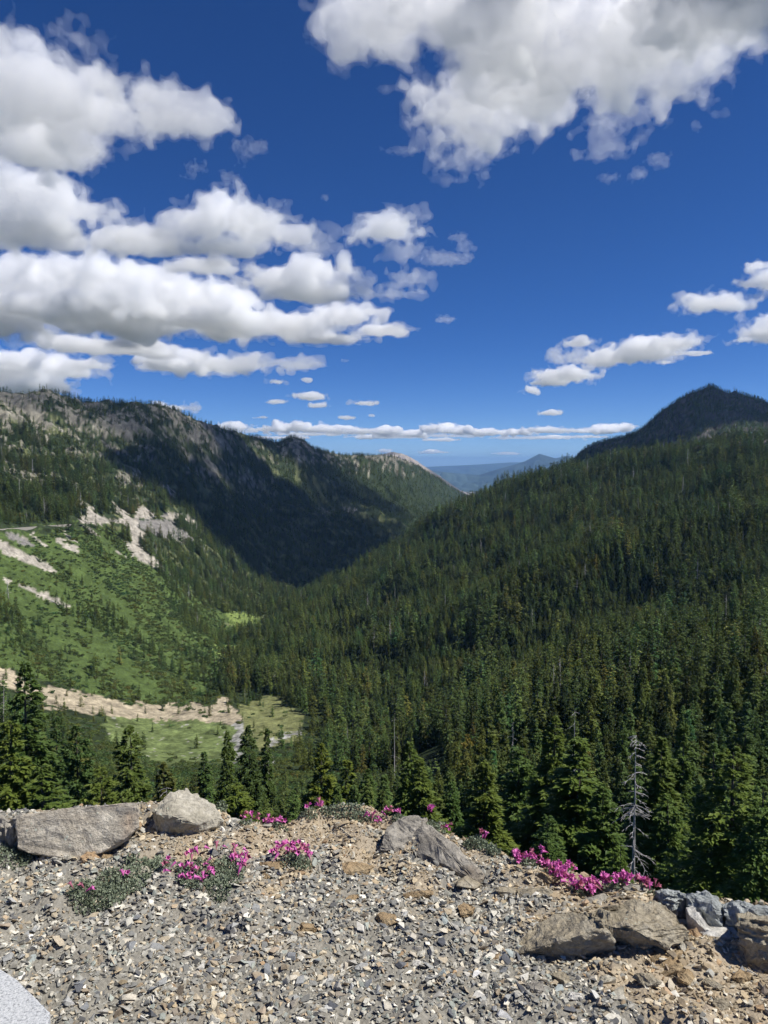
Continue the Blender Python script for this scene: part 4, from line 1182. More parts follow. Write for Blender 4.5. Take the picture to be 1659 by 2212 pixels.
# ---- rocks
def rock_material(name, cols, lichen=None, scale=7.0, stain=(0.26, 0.13, 0.05), stain_amt=.5, crack=.6):
    m = new_mat(name)
    t = NT(m)
    tc = t.n('ShaderNodeTexCoord')
    mp = t.n('ShaderNodeMapping'); mp.inputs['Rotation'].default_value = (.5, .35, .2); mp.inputs['Scale'].default_value = (1, 1.1, 1.4)
    t.l(tc.outputs['Object'], mp.inputs[0])
    n1 = t.n('ShaderNodeTexNoise', i_Scale=scale, i_Detail=9.0, i_Roughness=.68); t.l(mp.outputs[0], n1.inputs['Vector'])
    rp = t.n('ShaderNodeValToRGB')
    els = rp.color_ramp.elements
    while len(els) < len(cols): els.new(.5)
    for k, c in enumerate(cols):
        els[k].position = .3 + .4 * k / (len(cols) - 1); els[k].color = (*c, 1)
    t.l(n1.outputs['Fac'], rp.inputs[0])
    n2 = t.n('ShaderNodeTexNoise', i_Scale=scale * .55, i_Detail=4.0); t.l(tc.outputs['Object'], n2.inputs['Vector'])
    r2 = t.n('ShaderNodeMapRange', i_1=.56, i_2=.70, i_3=0.0, i_4=stain_amt); t.l(n2.outputs['Fac'], r2.inputs[0])
    mx1 = t.n('ShaderNodeMix', data_type='RGBA'); mx1.inputs[7].default_value = (*stain, 1)
    t.l(r2.outputs[0], mx1.inputs[0]); t.l(rp.outputs[0], mx1.inputs[6])
    n3 = t.n('ShaderNodeTexNoise', i_Scale=scale * 9, i_Detail=5.0, i_Roughness=.7); t.l(tc.outputs['Object'], n3.inputs['Vector'])
    r3 = t.n('ShaderNodeMapRange', i_1=.3, i_2=.7, i_3=.62, i_4=1.38); t.l(n3.outputs['Fac'], r3.inputs[0])
    mx2 = t.n('ShaderNodeMix', data_type='RGBA', blend_type='MULTIPLY', i_0=1.0); t.l(mx1.outputs[2], mx2.inputs[6]); t.l(r3.outputs[0], mx2.inputs[7])
    last = mx2.outputs[2]
    if lichen:
        n4 = t.n('ShaderNodeTexVoronoi', i_Scale=scale * 6); t.l(tc.outputs['Object'], n4.inputs['Vector'])
        r4 = t.n('ShaderNodeMapRange', i_1=.16, i_2=.22, i_3=.75, i_4=0.0); t.l(n4.outputs['Distance'], r4.inputs[0])
        m4 = t.n('ShaderNodeMath', operation='MULTIPLY'); g4 = t.n('ShaderNodeMapRange', i_1=.52, i_2=.6, i_3=0, i_4=1.0)
        n5 = t.n('ShaderNodeTexNoise', i_Scale=scale * 1.7); t.l(tc.outputs['Object'], n5.inputs['Vector']); t.l(n5.outputs['Fac'], g4.inputs[0])
        t.l(r4.outputs[0], m4.inputs[0]); t.l(g4.outputs[0], m4.inputs[1])
        mx4 = t.n('ShaderNodeMix', data_type='RGBA'); mx4.inputs[7].default_value = (*lichen, 1)
        t.l(m4.outputs[0], mx4.inputs[0]); t.l(last, mx4.inputs[6]); last = mx4.outputs[2]
    mp2 = t.n('ShaderNodeMapping'); mp2.inputs['Rotation'].default_value = (.9, .5, .7); mp2.inputs['Scale'].default_value = (1, 1, 2.4)
    t.l(tc.outputs['Object'], mp2.inputs[0])
    cr = t.n('ShaderNodeTexNoise', i_Scale=scale * 1.3, i_Detail=6.0, i_Roughness=.6); t.l(mp2.outputs[0], cr.inputs['Vector'])
    ad = t.n('ShaderNodeMath', operation='ADD'); t.l(cr.outputs['Fac'], ad.inputs[0])
    sc_ = t.n('ShaderNodeMath', operation='MULTIPLY', i_1=.35); t.l(n3.outputs['Fac'], sc_.inputs[0]); t.l(sc_.outputs[0], ad.inputs[1])
    bp = t.n('ShaderNodeBump', i_Strength=crack, i_Distance=.03); t.l(ad.outputs[0], bp.inputs['Height'])
    b = t.n('ShaderNodeBsdfPrincipled', i_Roughness=.88); b.inputs['Specular IOR Level'].default_value = .25
    t.l(last, b.inputs['Base Color']); t.l(bp.outputs[0], b.inputs['Normal'])
    o = t.n('ShaderNodeOutputMaterial'); t.l(b.outputs[0], o.inputs['Surface'])
    return m


M_GREYTAN = rock_material('grey_tan_rock', [(.30, .26, .20), (.40, .355, .28), (.48, .44, .36)], lichen=(.42, .46, .38))
M_PALE = rock_material('pale_rock', [(.22, .20, .15), (.36, .33, .26), (.46, .43, .36)], lichen=(.40, .44, .36))
M_BROWN = rock_material('brown_slab_rock', [(.17, .145, .10), (.28, .24, .17), (.37, .335, .26)], lichen=(.36, .40, .33), stain=(.28, .17, .06), stain_amt=.6, crack=.9)
M_BLUE = rock_material('blue_grey_rock', [(.17, .18, .175), (.26, .275, .265), (.36, .375, .36)], stain=(.22, .18, .12), stain_amt=.3)
M_DARK = rock_material('dark_slanted_rock', [(.17, .152, .125), (.25, .228, .19), (.33, .303, .255)], stain=(.20, .14, .08), stain_amt=.5)
M_WHITE = rock_material('white_quartz_rock', [(.32, .30, .26), (.52, .50, .45), (.66, .64, .6)], stain_amt=.3)
M_TAN = rock_material('tan_soil_rock', [(.20, .14, .075), (.32, .23, .13), (.42, .33, .20)], stain=(.30, .15, .05), stain_amt=.6, crack=1.0)
M_ORANGE = rock_material('rusty_stone', [(.27, .17, .09), (.36, .25, .145), (.44, .34, .22)], stain_amt=.4)


def W(px, py, r=None, z=None):
    return at_r(px, py, r) if z is None else at_z(px, py, z)


def boulder(name, pts, mat, label, cat='boulder', cuts=4, amp=.012, seed=0, bev=.012, group=None, parent=None, grain=(1, 1, 2.2), facets=16, foot=.78):
    """angular rock: hull of measured points, edges knocked off, faces roughened"""
    pts = np.array(pts)
    if foot:
        cxy = pts[:, :2].mean(0); ft = pts.copy(); ft[:, :2] = cxy + (pts[:, :2] - cxy) * foot
        ft[:, 2] = np.minimum(bluff_z(ft[:, 0], ft[:, 1]) - .07, pts[:, 2] - .03)
        pts = np.concatenate([pts, ft])
    o0 = np.array([pts[:, 0].mean(), pts[:, 1].mean(), pts[:, 2].min()])
    bm = bmesh.new()
    for p in pts: bm.verts.new(p - o0)
    bmesh.ops.convex_hull(bm, input=bm.verts)
    bmesh.ops.delete(bm, geom=[v for v in bm.verts if not v.link_faces], context='VERTS')
    # break the corners and edges off along flat planes
    qf = np.random.default_rng(1000 + seed)
    size = float(np.ptp(pts, axis=0).max())
    for _ in range(facets):
        nrm = qf.normal(0, 1, 3) * np.array([1, 1, 1.2]); nrm /= np.linalg.norm(nrm)
        co_ = np.array([v.co[:] for v in bm.verts])
        sup = float((co_ @ nrm).max()); thick = sup - float((co_ @ nrm).min())
        bmesh.ops.bisect_plane(bm, geom=bm.verts[:] + bm.edges[:] + bm.faces[:], plane_co=Vector(nrm * (sup - thick * qf.uniform(.02, .075))), plane_no=Vector(nrm), clear_outer=True)
        keepv = [v.co.copy() for v in bm.verts]
        bm.clear()
        for c_ in keepv: bm.verts.new(c_)
        bmesh.ops.convex_hull(bm, input=bm.verts)
        bmesh.ops.delete(bm, geom=[v for v in bm.verts if not v.link_faces], context='VERTS')
    bmesh.ops.remove_doubles(bm, verts=bm.verts, dist=size * .012)
    bmesh.ops.dissolve_limit(bm, angle_limit=R(6), verts=bm.verts, edges=bm.edges)
    if bev: bmesh.ops.bevel(bm, geom=list(bm.edges), offset=bev, segments=2, profile=.6, affect='EDGES', clamp_overlap=True)
    bmesh.ops.triangulate(bm, faces=bm.faces)
    size = float(np.ptp(pts, axis=0).max())
    target = size / (5.5 * 2 ** (cuts - 1)) if cuts else 9
    for _ in range(cuts + 2):
        long_e = [e for e in bm.edges if e.calc_length() > target]
        if not long_e or len(bm.faces) > (4500 if cat == 'boulder' else 1100): break
        bmesh.ops.subdivide_edges(bm, edges=long_e, cuts=1, use_grid_fill=False)
        bmesh.ops.triangulate(bm, faces=bm.faces)
    bm.normal_update()
    co = np.array([v.co[:] for v in bm.verts]); nr = np.array([v.normal[:] for v in bm.verts])
    q = co / size * np.array(grain) + seed * .317
    # stepped fracture planes plus grain
    d0 = noise3(q * .16, 0); d1 = noise3(q * .22, 1); d2 = noise3(q * .3, 2); d3 = noise3(q * .6, 2)
    step = np.floor(d1 * 1.6) / 1.6
    chip = np.floor(d2 * 1.2) / 1.2
    d = amp * (.4 * d0 + .8 * step + .2 * d1 + .55 * chip + .25 * d2 + .35 * d3)
    co = co + nr * d[:, None]
    for v, c in zip(bm.verts, co): v.co = c
    me = bpy.data.meshes.new(name)
    bm.to_mesh(me); bm.free()
    me.polygons.foreach_set('use_smooth', np.zeros(len(me.polygons), bool))
    me.materials.append(mat)
    o = obj(name, me, parent, tuple(o0))
    if parent is None: tag(o, label, cat, group)
    return o


def prism(front, back_shift, back_scale=1.0):
    """front outline (world points) plus a shifted, scaled copy behind it"""
    f = np.array(front); c = f.mean(0)
    return np.concatenate([f, c + (f - c) * back_scale + np.array(back_shift)])


# big grey boulder, leaning back, undercut along the right
Wz = lambda px, py, z: at_z(px, py, z)
def on_plane(px, py, y0, k, m=0.0):
    """sight line of a picture point met with the leaning plane y = y0 + k z + m x"""
    d = ray(px, py); t_ = (y0 + k * CAM_H) / (d[1] - k * d[2] - m * d[0])
    return d * t_ + np.array([0, 0, CAM_H])


y0_ = float(at_z(165, 1858, 0.0)[1]) + .04
f = [on_plane(a, b, y0_, .42, .04) for a, b in [(36, 1772), (52, 1762), (95, 1755), (130, 1746), (180, 1746), (215, 1743), (255, 1734), (296, 1731), (301, 1752), (301, 1784), (270, 1812), (236, 1834), (205, 1848), (168, 1858), (120, 1850), (60, 1843), (34, 1834)]]
b = [np.array(q) + np.array([-.06, .17, -.10]) for q in f]
rec = np.array(f).mean(0)
boulder('boulder', f + b + [np.array([rec[0] + dx, rec[1] + .10, -.06]) for dx in (-.16, 0, .10)], M_GREYTAN, 'big flat faced grey boulder with rusty spot at the left of the gravel', amp=.0022, seed=1, cuts=5, facets=0, foot=0, bev=.006)
f = [Wz(-60, 1772, .14), Wz(5, 1770, .14), Wz(28, 1776, .13), Wz(44, 1764, .14), Wz(46, 1800, .07), Wz(44, 1838, .0), Wz(-60, 1845, .0)]
boulder('boulder', prism(f, (-.12, .3, -.16)), M_DARK, 'darker grey rock at the left edge beside the big flat boulder', amp=.008, seed=2, foot=.95, facets=10)
f = [W(328, 1752, 3.24), W(352, 1722, 3.28), W(385, 1710, 3.32), W(400, 1709, 3.33), W(412, 1717, 3.33), W(448, 1730, 3.32), W(470, 1748, 3.3), W(484, 1768, 3.2), W(430, 1772, 3.16), W(360, 1764, 3.17)]
boulder('boulder', prism(f, (-.07, .26, -.12), .8), M_PALE, 'pale humped boulder behind the gravel right of the big boulder', amp=.008, seed=3, foot=1.0, facets=12)
f = [Wz(174, 1849, .03), Wz(202, 1846, .03), Wz(208, 1862, .0), Wz(186, 1868, .0), Wz(168, 1864, .0)]
boulder('stone', prism(f, (.01, .05, .0)), M_ORANGE, 'rust brown broken stone under the front of the big boulder', 'stone', cuts=2, amp=.002, bev=.003, seed=4, foot=.95, facets=5)

# slanted dark rock in the middle, half buried
f = [Wz(820, 1830, .0), Wz(836, 1788, .05), Wz(858, 1770, .07), Wz(892, 1764, .075), Wz(912, 1772, .07), Wz(905, 1806, .03), Wz(880, 1828, .0), Wz(850, 1834, .0)]
boulder('boulder', prism(f, (.03, .12, -.05)), M_DARK, 'dark upright end of the slanted rock in the middle of the gravel edge', amp=.003, seed=5, foot=1.0, facets=8, bev=.003)
f = [Wz(886, 1768, .065), Wz(925, 1783, .06), Wz(968, 1813, .05), Wz(1016, 1858, .03), Wz(1048, 1892, .0), Wz(1020, 1896, .0), Wz(970, 1872, .0), Wz(918, 1846, .0), Wz(876, 1826, .0)]
boulder('boulder', prism(f, (.05, .07, -.06)), M_DARK, 'long slanted dark rock running down towards the pink flowers', amp=.0032, seed=6, foot=1.0, facets=10, bev=.003)

# right-hand outcrop
f = [Wz(1102, 2062, .018), Wz(1150, 2050, .05), Wz(1205, 2034, .085), Wz(1262, 2018, .115), Wz(1306, 2005, .135), Wz(1320, 2022, .11), Wz(1332, 2050, .06)]
b = [Wz(1112, 2074, .0), Wz(1160, 2082, -.01), Wz(1230, 2082, -.01), Wz(1318, 2074, -.01), Wz(1116, 2042, .02), Wz(1140, 2012, .035), Wz(1190, 1984, .05), Wz(1245, 1966, .065), Wz(1270, 1976, .085), Wz(1300, 1992, .115)]
boulder('boulder', f + b, M_BROWN, 'flat brown slab with dark undercut front at the lower right', amp=.0035, seed=7, bev=.003, cuts=5, facets=3, foot=0)
f = [Wz(1262, 1975, .10), Wz(1300, 1958, .11), Wz(1370, 1948, .11), Wz(1430, 1950, .11), Wz(1462, 1975, .11), Wz(1494, 2012, .085), Wz(1490, 2032, .07), Wz(1440, 2042, .085), Wz(1400, 2024, .12), Wz(1360, 2003, .15), Wz(1310, 2004, .15)]
b = [Wz(1312, 2018, .10), Wz(1340, 2052, .0), Wz(1380, 2068, -.02), Wz(1440, 2056, .0), Wz(1490, 2040, .0)]
boulder('boulder', f + b, M_BROWN, 'thick brown slab with a dark hollow under it right of the flat slab', amp=.006, seed=8, bev=.004, cuts=5, facets=5, foot=0)
f = [Wz(1262, 2150, .01), Wz(1300, 2118, .03), Wz(1345, 2095, .04), Wz(1400, 2062, .05), Wz(1460, 2046, .07), Wz(1490, 2060, .06), Wz(1494, 2100, .02), Wz(1420, 2128, .01), Wz(1340, 2152, .0)]
boulder('boulder', prism(f, (.0, .16, -.06)), M_TAN, 'yellowish crumbling rock shelf below the two brown slabs', amp=.010, seed=9, cuts=5, foot=1.0, facets=14)
f = [Wz(1426, 1930, .09), Wz(1450, 1926, .10), Wz(1478, 1929, .10), Wz(1484, 1950, .07), Wz(1478, 1966, .04), Wz(1430, 1962, .04)]
boulder('boulder', prism(f, (.03, .15, -.08)), M_BLUE, 'small square grey rock at the end of the pink flower band', amp=.004, seed=10, foot=.95, facets=8, bev=.004)
f = [Wz(1484, 1936, .10), Wz(1505, 1930, .11), Wz(1512, 1960, .08), Wz(1520, 1990, .05), Wz(1488, 1972, .05)]
boulder('boulder', prism(f, (.03, .14, -.08)), M_BLUE, 'narrow blue grey rock between the square rock and the rounded one', amp=.003, seed=11, foot=.95, facets=6, bev=.003)
f = [Wz(1507, 1936, .11), Wz(1530, 1927, .12), Wz(1552, 1936, .12), Wz(1566, 1956, .11), Wz(1567, 2005, .05), Wz(1545, 2014, .03), Wz(1522, 2002, .03), Wz(1511, 1965, .07)]
boulder('boulder', prism(f, (.04, .16, -.09)), M_BLUE, 'rounded blue grey rock face on the right skyline of the gravel', amp=.004, seed=12, foot=.95, facets=9, bev=.004)
f = [Wz(1564, 1962, .11), Wz(1590, 1955, .13), Wz(1612, 1954, .13), Wz(1660, 1972, .12), Wz(1720, 1985, .12), Wz(1720, 2012, .08), Wz(1600, 1996, .08), Wz(1570, 2004, .05)]
boulder('boulder', prism(f, (.08, .22, -.12)), M_BLUE, 'broad blue grey ledge running off the right edge', amp=.004, seed=13, foot=.95, facets=9, bev=.004)
f = [Wz(1594, 1986, .165), Wz(1640, 1990, .18), Wz(1720, 2000, .18), Wz(1720, 2112, .0), Wz(1665, 2106, .0), Wz(1640, 2090, .015), Wz(1618, 2046, .08)]
boulder('boulder', prism(f, (.10, .2, -.08)), M_BROWN, 'brown block with a shaded left side at the right edge', amp=.005, seed=14, cuts=5, foot=.9, facets=6, bev=.004)
f = [Wz(1488, 1968, .085), Wz(1500, 1962, .09), Wz(1518, 1982, .075), Wz(1541, 2010, .05), Wz(1530, 2015, .045), Wz(1508, 1996, .06)]
boulder('stone', prism(f, (.01, .05, -.02)), M_WHITE, 'white sliver of rock leaning on the blue grey rocks', 'stone', cuts=3, amp=.0015, bev=.002, seed=15, facets=4, foot=.8)
f = [Wz(1520, 2020, .05), Wz(1560, 2006, .06), Wz(1590, 2008, .06), Wz(1600, 2030, .04), Wz(1560, 2034, .03), Wz(1525, 2030, .03)]
boulder('stone', prism(f, (.0, .10, -.03)), M_WHITE, 'whitish broken stone below the white sliver', 'stone', cuts=3, amp=.002, bev=.003, seed=16, facets=7, foot=.95)
f = [Wz(1482, 2042, .05), Wz(1540, 2030, .05), Wz(1600, 2036, .05), Wz(1622, 2080, .02), Wz(1580, 2102, .0), Wz(1500, 2094, .0)]
boulder('boulder', prism(f, (.0, .2, -.05)), M_ORANGE, 'rust coloured rock between the yellowish shelf and the right edge block', amp=.008, seed=17, foot=1.0, facets=12)
f = [Wz(1388, 2056, .05), Wz(1405, 2050, .055), Wz(1420, 2062, .045), Wz(1400, 2072, .03), Wz(1382, 2068, .035)]
boulder('stone', prism(f, (.0, .04, -.01)), M_PALE, 'small pale stone in the hollow under the thick slab', 'stone', cuts=2, amp=.002, bev=.003, seed=18, facets=5)
f = [Wz(1040, 2082, .015), Wz(1080, 2064, .025), Wz(1112, 2077, .015), Wz(1120, 2102, .0), Wz(1070, 2107, .0)]
boulder('stone', prism(f, (.0, .08, -.02)), M_TAN, 'tan broken stone left of the flat brown slab', 'stone', cuts=3, amp=.003, bev=.003, seed=19, facets=7, foot=1.0)
f = [Wz(1258, 2142, .03), Wz(1300, 2110, .05), Wz(1330, 2112, .05), Wz(1318, 2132, .025), Wz(1275, 2156, .005)]
boulder('stone', prism(f, (.0, .05, -.03)), M_PALE, 'pale split stone before the yellowish rock shelf', 'stone', cuts=3, amp=.002, bev=.003, seed=20, facets=5, foot=.95)

# loose stones one can tell apart, each lying on the gravel
STONES = [
    (1130, 2078, 30, 14, M_TAN, None), (660, 1992, 24, 13, M_TAN, 'tan angular stone alone in the middle of the gravel'), (410, 1980, 15, 9, M_DARK, 'dark blackish stone below the left flower clump'),
    (765, 1872, 44, 14, M_TAN, 'flat tan stone in the gravel left of the slanted rock'), (605, 1862, 50, 12, M_TAN, 'flat tan slab between the two pink flower clumps'), (312, 1890, 30, 16, M_PALE, 'pale grey stone between the green mat and the flowers'),
    (905, 1930, 36, 11, M_TAN, 'tan flake of rock right of the middle gravel'), (840, 1985, 34, 11, M_TAN, 'tan flat stone beside the dark chips in the gravel'), (760, 1930, 20, 8, M_TAN, 'small tan flake below the flat tan stone'),
    (575, 1882, 12, 9, M_TAN, 'small round tan stone below the right flower clump'), (1000, 1965, 26, 14, M_TAN, 'tan stone on the crumbling slope left of the outcrop'), (1090, 1925, 30, 12, M_BROWN, 'brown flake above the flat brown slab'),
    (1150, 1935, 40, 16, M_BROWN, 'brown stone under the pink flower band'), (1010, 1905, 28, 14, M_BROWN, 'brown wedge below the foot of the slanted rock'), (1180, 1905, 34, 14, M_TAN, 'tan stone beside the first pink flowers of the band'),
    (1290, 1945, 36, 13, M_DARK, 'dark grey stone behind the flat slab'), (1370, 1942, 30, 10, M_DARK, 'dark flat stone below the end of the flower band'), (230, 1855, 12, 8, M_TAN, 'small tan stone by the green mat and boulder'),
    (148, 1862, 12, 8, M_PALE, 'small pale stone in front of the big boulder'), (300, 1800, 9, 9, M_ORANGE, 'small orange stone at the right foot of the big boulder'), (275, 1835, 16, 8, M_DARK, 'flat dark stone beside the green mat'),
    (1210, 2130, 26, 12, M_BROWN, 'brown stone below the flat slab'), (1160, 2168, 24, 12, M_DARK, 'dark stone low in the tan soil'), (1400, 2160, 26, 12, M_BROWN, 'brown stone below the yellowish shelf'), (1480, 2130, 22, 11, M_TAN, 'tan stone right of the yellowish shelf'),
    (1540, 2150, 22, 11, M_BROWN, 'brown stone in the soil below the rust rock'), (1600, 2130, 24, 12, M_TAN, 'tan stone below the right edge block'), (1330, 2190, 24, 11, M_PALE, 'pale stone near the bottom edge in the tan soil'), (1560, 2195, 24, 10, M_BROWN, 'brown stone near the bottom right corner'),
    (1475, 2085, 12, 8, M_PALE, 'small bluish pale stone on the yellowish shelf'), (1240, 2178, 20, 9, M_WHITE, 'whitish stone at the edge of the tan soil'), (900, 2085, 13, 7, M_WHITE, 'white chip in the lower gravel right of centre'),
]
for i, (px, py, rx, ry, mt, words) in enumerate(STONES):
    if words is None: continue
    p = at_z(px, py, 0.0); gz = float(bluff_z(p[0], p[1]))
    s = np.linalg.norm(p - np.array([0, 0, CAM_H])) / PF
    q = np.random.default_rng(900 + i)
    d = q.normal(0, 1, (13, 3)); d /= np.linalg.norm(d, axis=1)[:, None]
    pts = d * np.array([rx * s, min(rx, ry * 1.5) * s, ry * s * .9]) * q.uniform(.8, 1.1, (13, 1))
    a_ = q.normal(0, .35); pts[:, :2] = pts[:, :2] @ np.array([[math.cos(a_), -math.sin(a_)], [math.sin(a_), math.cos(a_)]])
    boulder('stone', pts + np.array([p[0], p[1], gz + ry * s * .35]), mt, words, 'stone', cuts=2, amp=.05 * ry * s, bev=.06 * ry * s, seed=40 + i, foot=0, facets=6)

# ---- granite block at the lower left corner
granite = new_mat('speckled_granite')
t = NT(granite)
tc = t.n('ShaderNodeTexCoord')
v1 = t.n('ShaderNodeTexNoise', i_Scale=150.0, i_Detail=3.0, i_Roughness=.8); t.l(tc.outputs['Object'], v1.inputs['Vector'])
rp = t.n('ShaderNodeValToRGB'); e = rp.color_ramp.elements
e[0].position, e[0].color = .33, (.16, .16, .16, 1); e[1].position, e[1].color = .46, (.40, .41, .41, 1); e.new(.62).color = (.55, .55, .54, 1)
t.l(v1.outputs['Fac'], rp.inputs[0])
bp = t.n('ShaderNodeBump', i_Strength=.5, i_Distance=.004); t.l(v1.outputs['Fac'], bp.inputs['Height'])
b_ = t.n('ShaderNodeBsdfPrincipled', i_Roughness=.8); t.l(rp.outputs[0], b_.inputs['Base Color']); t.l(bp.outputs[0], b_.inputs['Normal'])
o_ = t.n('ShaderNodeOutputMaterial'); t.l(b_.outputs[0], o_.inputs['Surface'])
TOPZ = .22
tp = [W(-500, 1800, z=TOPZ), W(0, 2084, z=TOPZ), W(40, 2113, z=TOPZ), W(109, 2184, z=TOPZ), W(98, 2260, z=TOPZ), W(-100, 2700, z=TOPZ), W(-900, 2700, z=TOPZ)]
pts = np.array(tp); low_ = pts.copy(); low_[:, 2] = -.05; low_[:, :2] = pts[:, :2].mean(0) + (pts[:, :2] - pts[:, :2].mean(0)) * 1.03
boulder('granite_block', np.concatenate([pts, low_]), granite, 'pale speckled granite wall block in the bottom left corner', 'block', cuts=5, amp=.0025, bev=.006, seed=30, facets=0, foot=0)

# ---- gravel
def pebble_shape(seed):
    q = np.random.default_rng(seed)
    n = int(q.integers(7, 10))
    d = q.normal(0, 1, (n, 3)); d /= np.linalg.norm(d, axis=1)[:, None]
    d *= np.array([q.uniform(.85, 1.25), q.uniform(.6, .9), q.uniform(.26, .52)])
    bm = bmesh.new()
    for p in d: bm.verts.new(p)
    bmesh.ops.convex_hull(bm, input=bm.verts)
    bmesh.ops.delete(bm, geom=[v for v in bm.verts if not v.link_faces], context='VERTS')
    bmesh.ops.triangulate(bm, faces=bm.faces)
    bm.verts.index_update()
    v = np.array([x.co[:] for x in bm.verts]); f = np.array([[x.index for x in fc.verts] for fc in bm.faces])
    bm.free()
    return v, f


pebble_mat = new_mat('crushed_stone')
t = NT(pebble_mat)
va = t.n('ShaderNodeVertexColor', layer_name='col'); geo = t.n('ShaderNodeNewGeometry')
ti = t.n('ShaderNodeAttribute', attribute_type='OBJECT', attribute_name='tone')
nz = t.n('ShaderNodeTexNoise', i_Scale=170.0, i_Detail=4.0, i_Roughness=.7); t.l(geo.outputs['Position'], nz.inputs['Vector'])
mr = t.n('ShaderNodeMapRange', i_1=.25, i_2=.75, i_3=.7, i_4=1.3); t.l(nz.outputs['Fac'], mr.inputs[0])
mx = t.n('ShaderNodeMix', data_type='RGBA', blend_type='MULTIPLY', i_0=1.0); t.l(va.outputs[0], mx.inputs[6]); t.l(mr.outputs[0], mx.inputs[7])
bp = t.n('ShaderNodeBump', i_Strength=.4, i_Distance=.003); t.l(nz.outputs['Fac'], bp.inputs['Height'])
bs = t.n('ShaderNodeBsdfPrincipled', i_Roughness=.85); bs.inputs['Specular IOR Level'].default_value = .25
t.l(mx.outputs[2], bs.inputs['Base Color']); t.l(bp.outputs[0], bs.inputs['Normal'])
ot = t.n('ShaderNodeOutputMaterial'); t.l(bs.outputs[0], ot.inputs['Surface'])

SHAPES = [pebble_shape(700 + k) for k in range(36)]
GREYS = np.array([(.37, .365, .34), (.29, .29, .275), (.20, .205, .205), (.11, .113, .12), (.50, .49, .45), (.68, .66, .61), (.30, .33, .315), (.42, .37, .29), (.36, .29, .21), (.47, .43, .35)])
GW = np.array([.21, .18, .13, .08, .12, .05, .07, .08, .04, .04]); GW /= GW.sum()
TANS = np.array([(.36, .295, .205), (.43, .365, .265), (.29, .235, .165), (.50, .45, .36), (.56, .53, .46), (.24, .205, .16), (.34, .32, .28), (.38, .27, .17)])
TW = np.array([.24, .2, .16, .14, .08, .08, .07, .03]); TW /= TW.sum()
gq = np.random.default_rng(77)
n = 200000
px_ = gq.uniform(-3.6, 3.6, n); py_ = gq.uniform(1.0, 3.9, n)
edge = np.interp(px_, EDX, EDY)
ppx, ppy, _ = project(np.stack([px_, py_, 0 * px_], -1))
inside = (ppx > -120) & (ppx < PW + 120) & (ppy < PH + 100)
kp = (py_ < edge + .25) & (inside | ((gq.random(n) < .22) & (ppx > -1100) & (ppx < PW + 1100) & (ppy < PH + 500)))
px_, py_, ppx, ppy, inside = px_[kp], py_[kp], ppx[kp], ppy[kp], inside[kp]
sm2 = soil_mix(px_, py_)
thin_ = noise3(np.stack([px_ / 1.9, py_ / 1.9, 0 * px_ + .8], -1), 1)
kp = gq.random(len(px_)) < np.where(sm2 > .5, .78, np.clip(.95 + .12 * thin_, .6, 1))
px_, py_, sm2, ppx, ppy, inside = px_[kp], py_[kp], sm2[kp], ppx[kp], ppy[kp], inside[kp]
n = len(px_)
size = gq.lognormal(math.log(.0086), .45, n) * np.where(sm2 > .5, .92, 1.0)
size = np.clip(size, .0045, .022) * np.where(inside, 1.0, 1.9)
is_tan = gq.random(n) < np.clip(.06 + sm2 * .86, 0, 1)
colp = np.where(is_tan[:, None], TANS[gq.choice(len(TANS), n, p=TW)], GREYS[gq.choice(len(GREYS), n, p=GW)]) * gq.uniform(.66, 1.18, (n, 1)) * np.array([1.04, 1.0, .91])
ei = np.stack([gq.normal(0, .38, n), gq.normal(0, .38, n), gq.uniform(0, 6.28, n)], -1)
pz_ = bluff_z(px_, py_) + size * gq.uniform(.02, .42, n)
kind_ = gq.integers(0, 36, n)
cx, sx_ = np.cos(ei[:, 0]), np.sin(ei[:, 0]); cyy, syy = np.cos(ei[:, 1]), np.sin(ei[:, 1]); cz, sz_ = np.cos(ei[:, 2]), np.sin(ei[:, 2])
RM = np.empty((n, 3, 3))
RM[:, 0] = np.stack([cz * cyy, cz * syy * sx_ - sz_ * cx, cz * syy * cx + sz_ * sx_], -1)
RM[:, 1] = np.stack([sz_ * cyy, sz_ * syy * sx_ + cz * cx, sz_ * syy * cx - cz * sx_], -1)
RM[:, 2] = np.stack([-syy, cyy * sx_, cyy * cx], -1)
visible = (ppx > 0) & (ppx < PW) & (ppy < PH)
own_p = np.argsort(-np.where(visible, size / np.hypot(py_, 1.6), 0))[:300]
own_set = np.zeros(n, bool); own_set[own_p] = True
VV, FF, CC = [], [], []
off = 0
for k in range(36):
    v, fc = SHAPES[k]
    ids = np.where((kind_ == k) & ~own_set)[0]
    P = np.einsum('nij,vj->nvi', RM[ids], v) * size[ids][:, None, None] + np.stack([px_[ids], py_[ids], pz_[ids]], -1)[:, None]
    VV.append(P.reshape(-1, 3)); FF.append((fc[None] + (np.arange(len(ids)) * len(v))[:, None, None]).reshape(-1, 3) + off); off += len(ids) * len(v)
    CC.append(np.repeat(colp[ids], len(v), axis=0))
me = mesh_np('gravel', np.concatenate(VV), np.concatenate(FF), pebble_mat)
color_attr(me, np.concatenate(CC))
tag(obj('gravel', me), 'crushed grey and tan stones strewn over the ground', None, None, 'stuff')
print('gravel', n)
# the largest chips are separate pieces of the ground
pm_cache = {}
PAL = np.concatenate([GREYS, TANS])
for i in own_p:
    ci_ = int(np.argmin(np.abs(PAL - colp[i]).sum(1)))
    key = (int(kind_[i]), ci_)
    if key not in pm_cache:
        v, fc = SHAPES[key[0]]
        mm_ = mesh_np('stone_chip', v, fc, pebble_mat); color_attr(mm_, np.tile(PAL[ci_], (len(v), 1)))
        pm_cache[key] = mm_
    o = obj('stone_chip', pm_cache[key], ground, (px_[i], py_[i], pz_[i] + .002))
    o.scale = (size[i],) * 3; o.rotation_euler = tuple(ei[i])

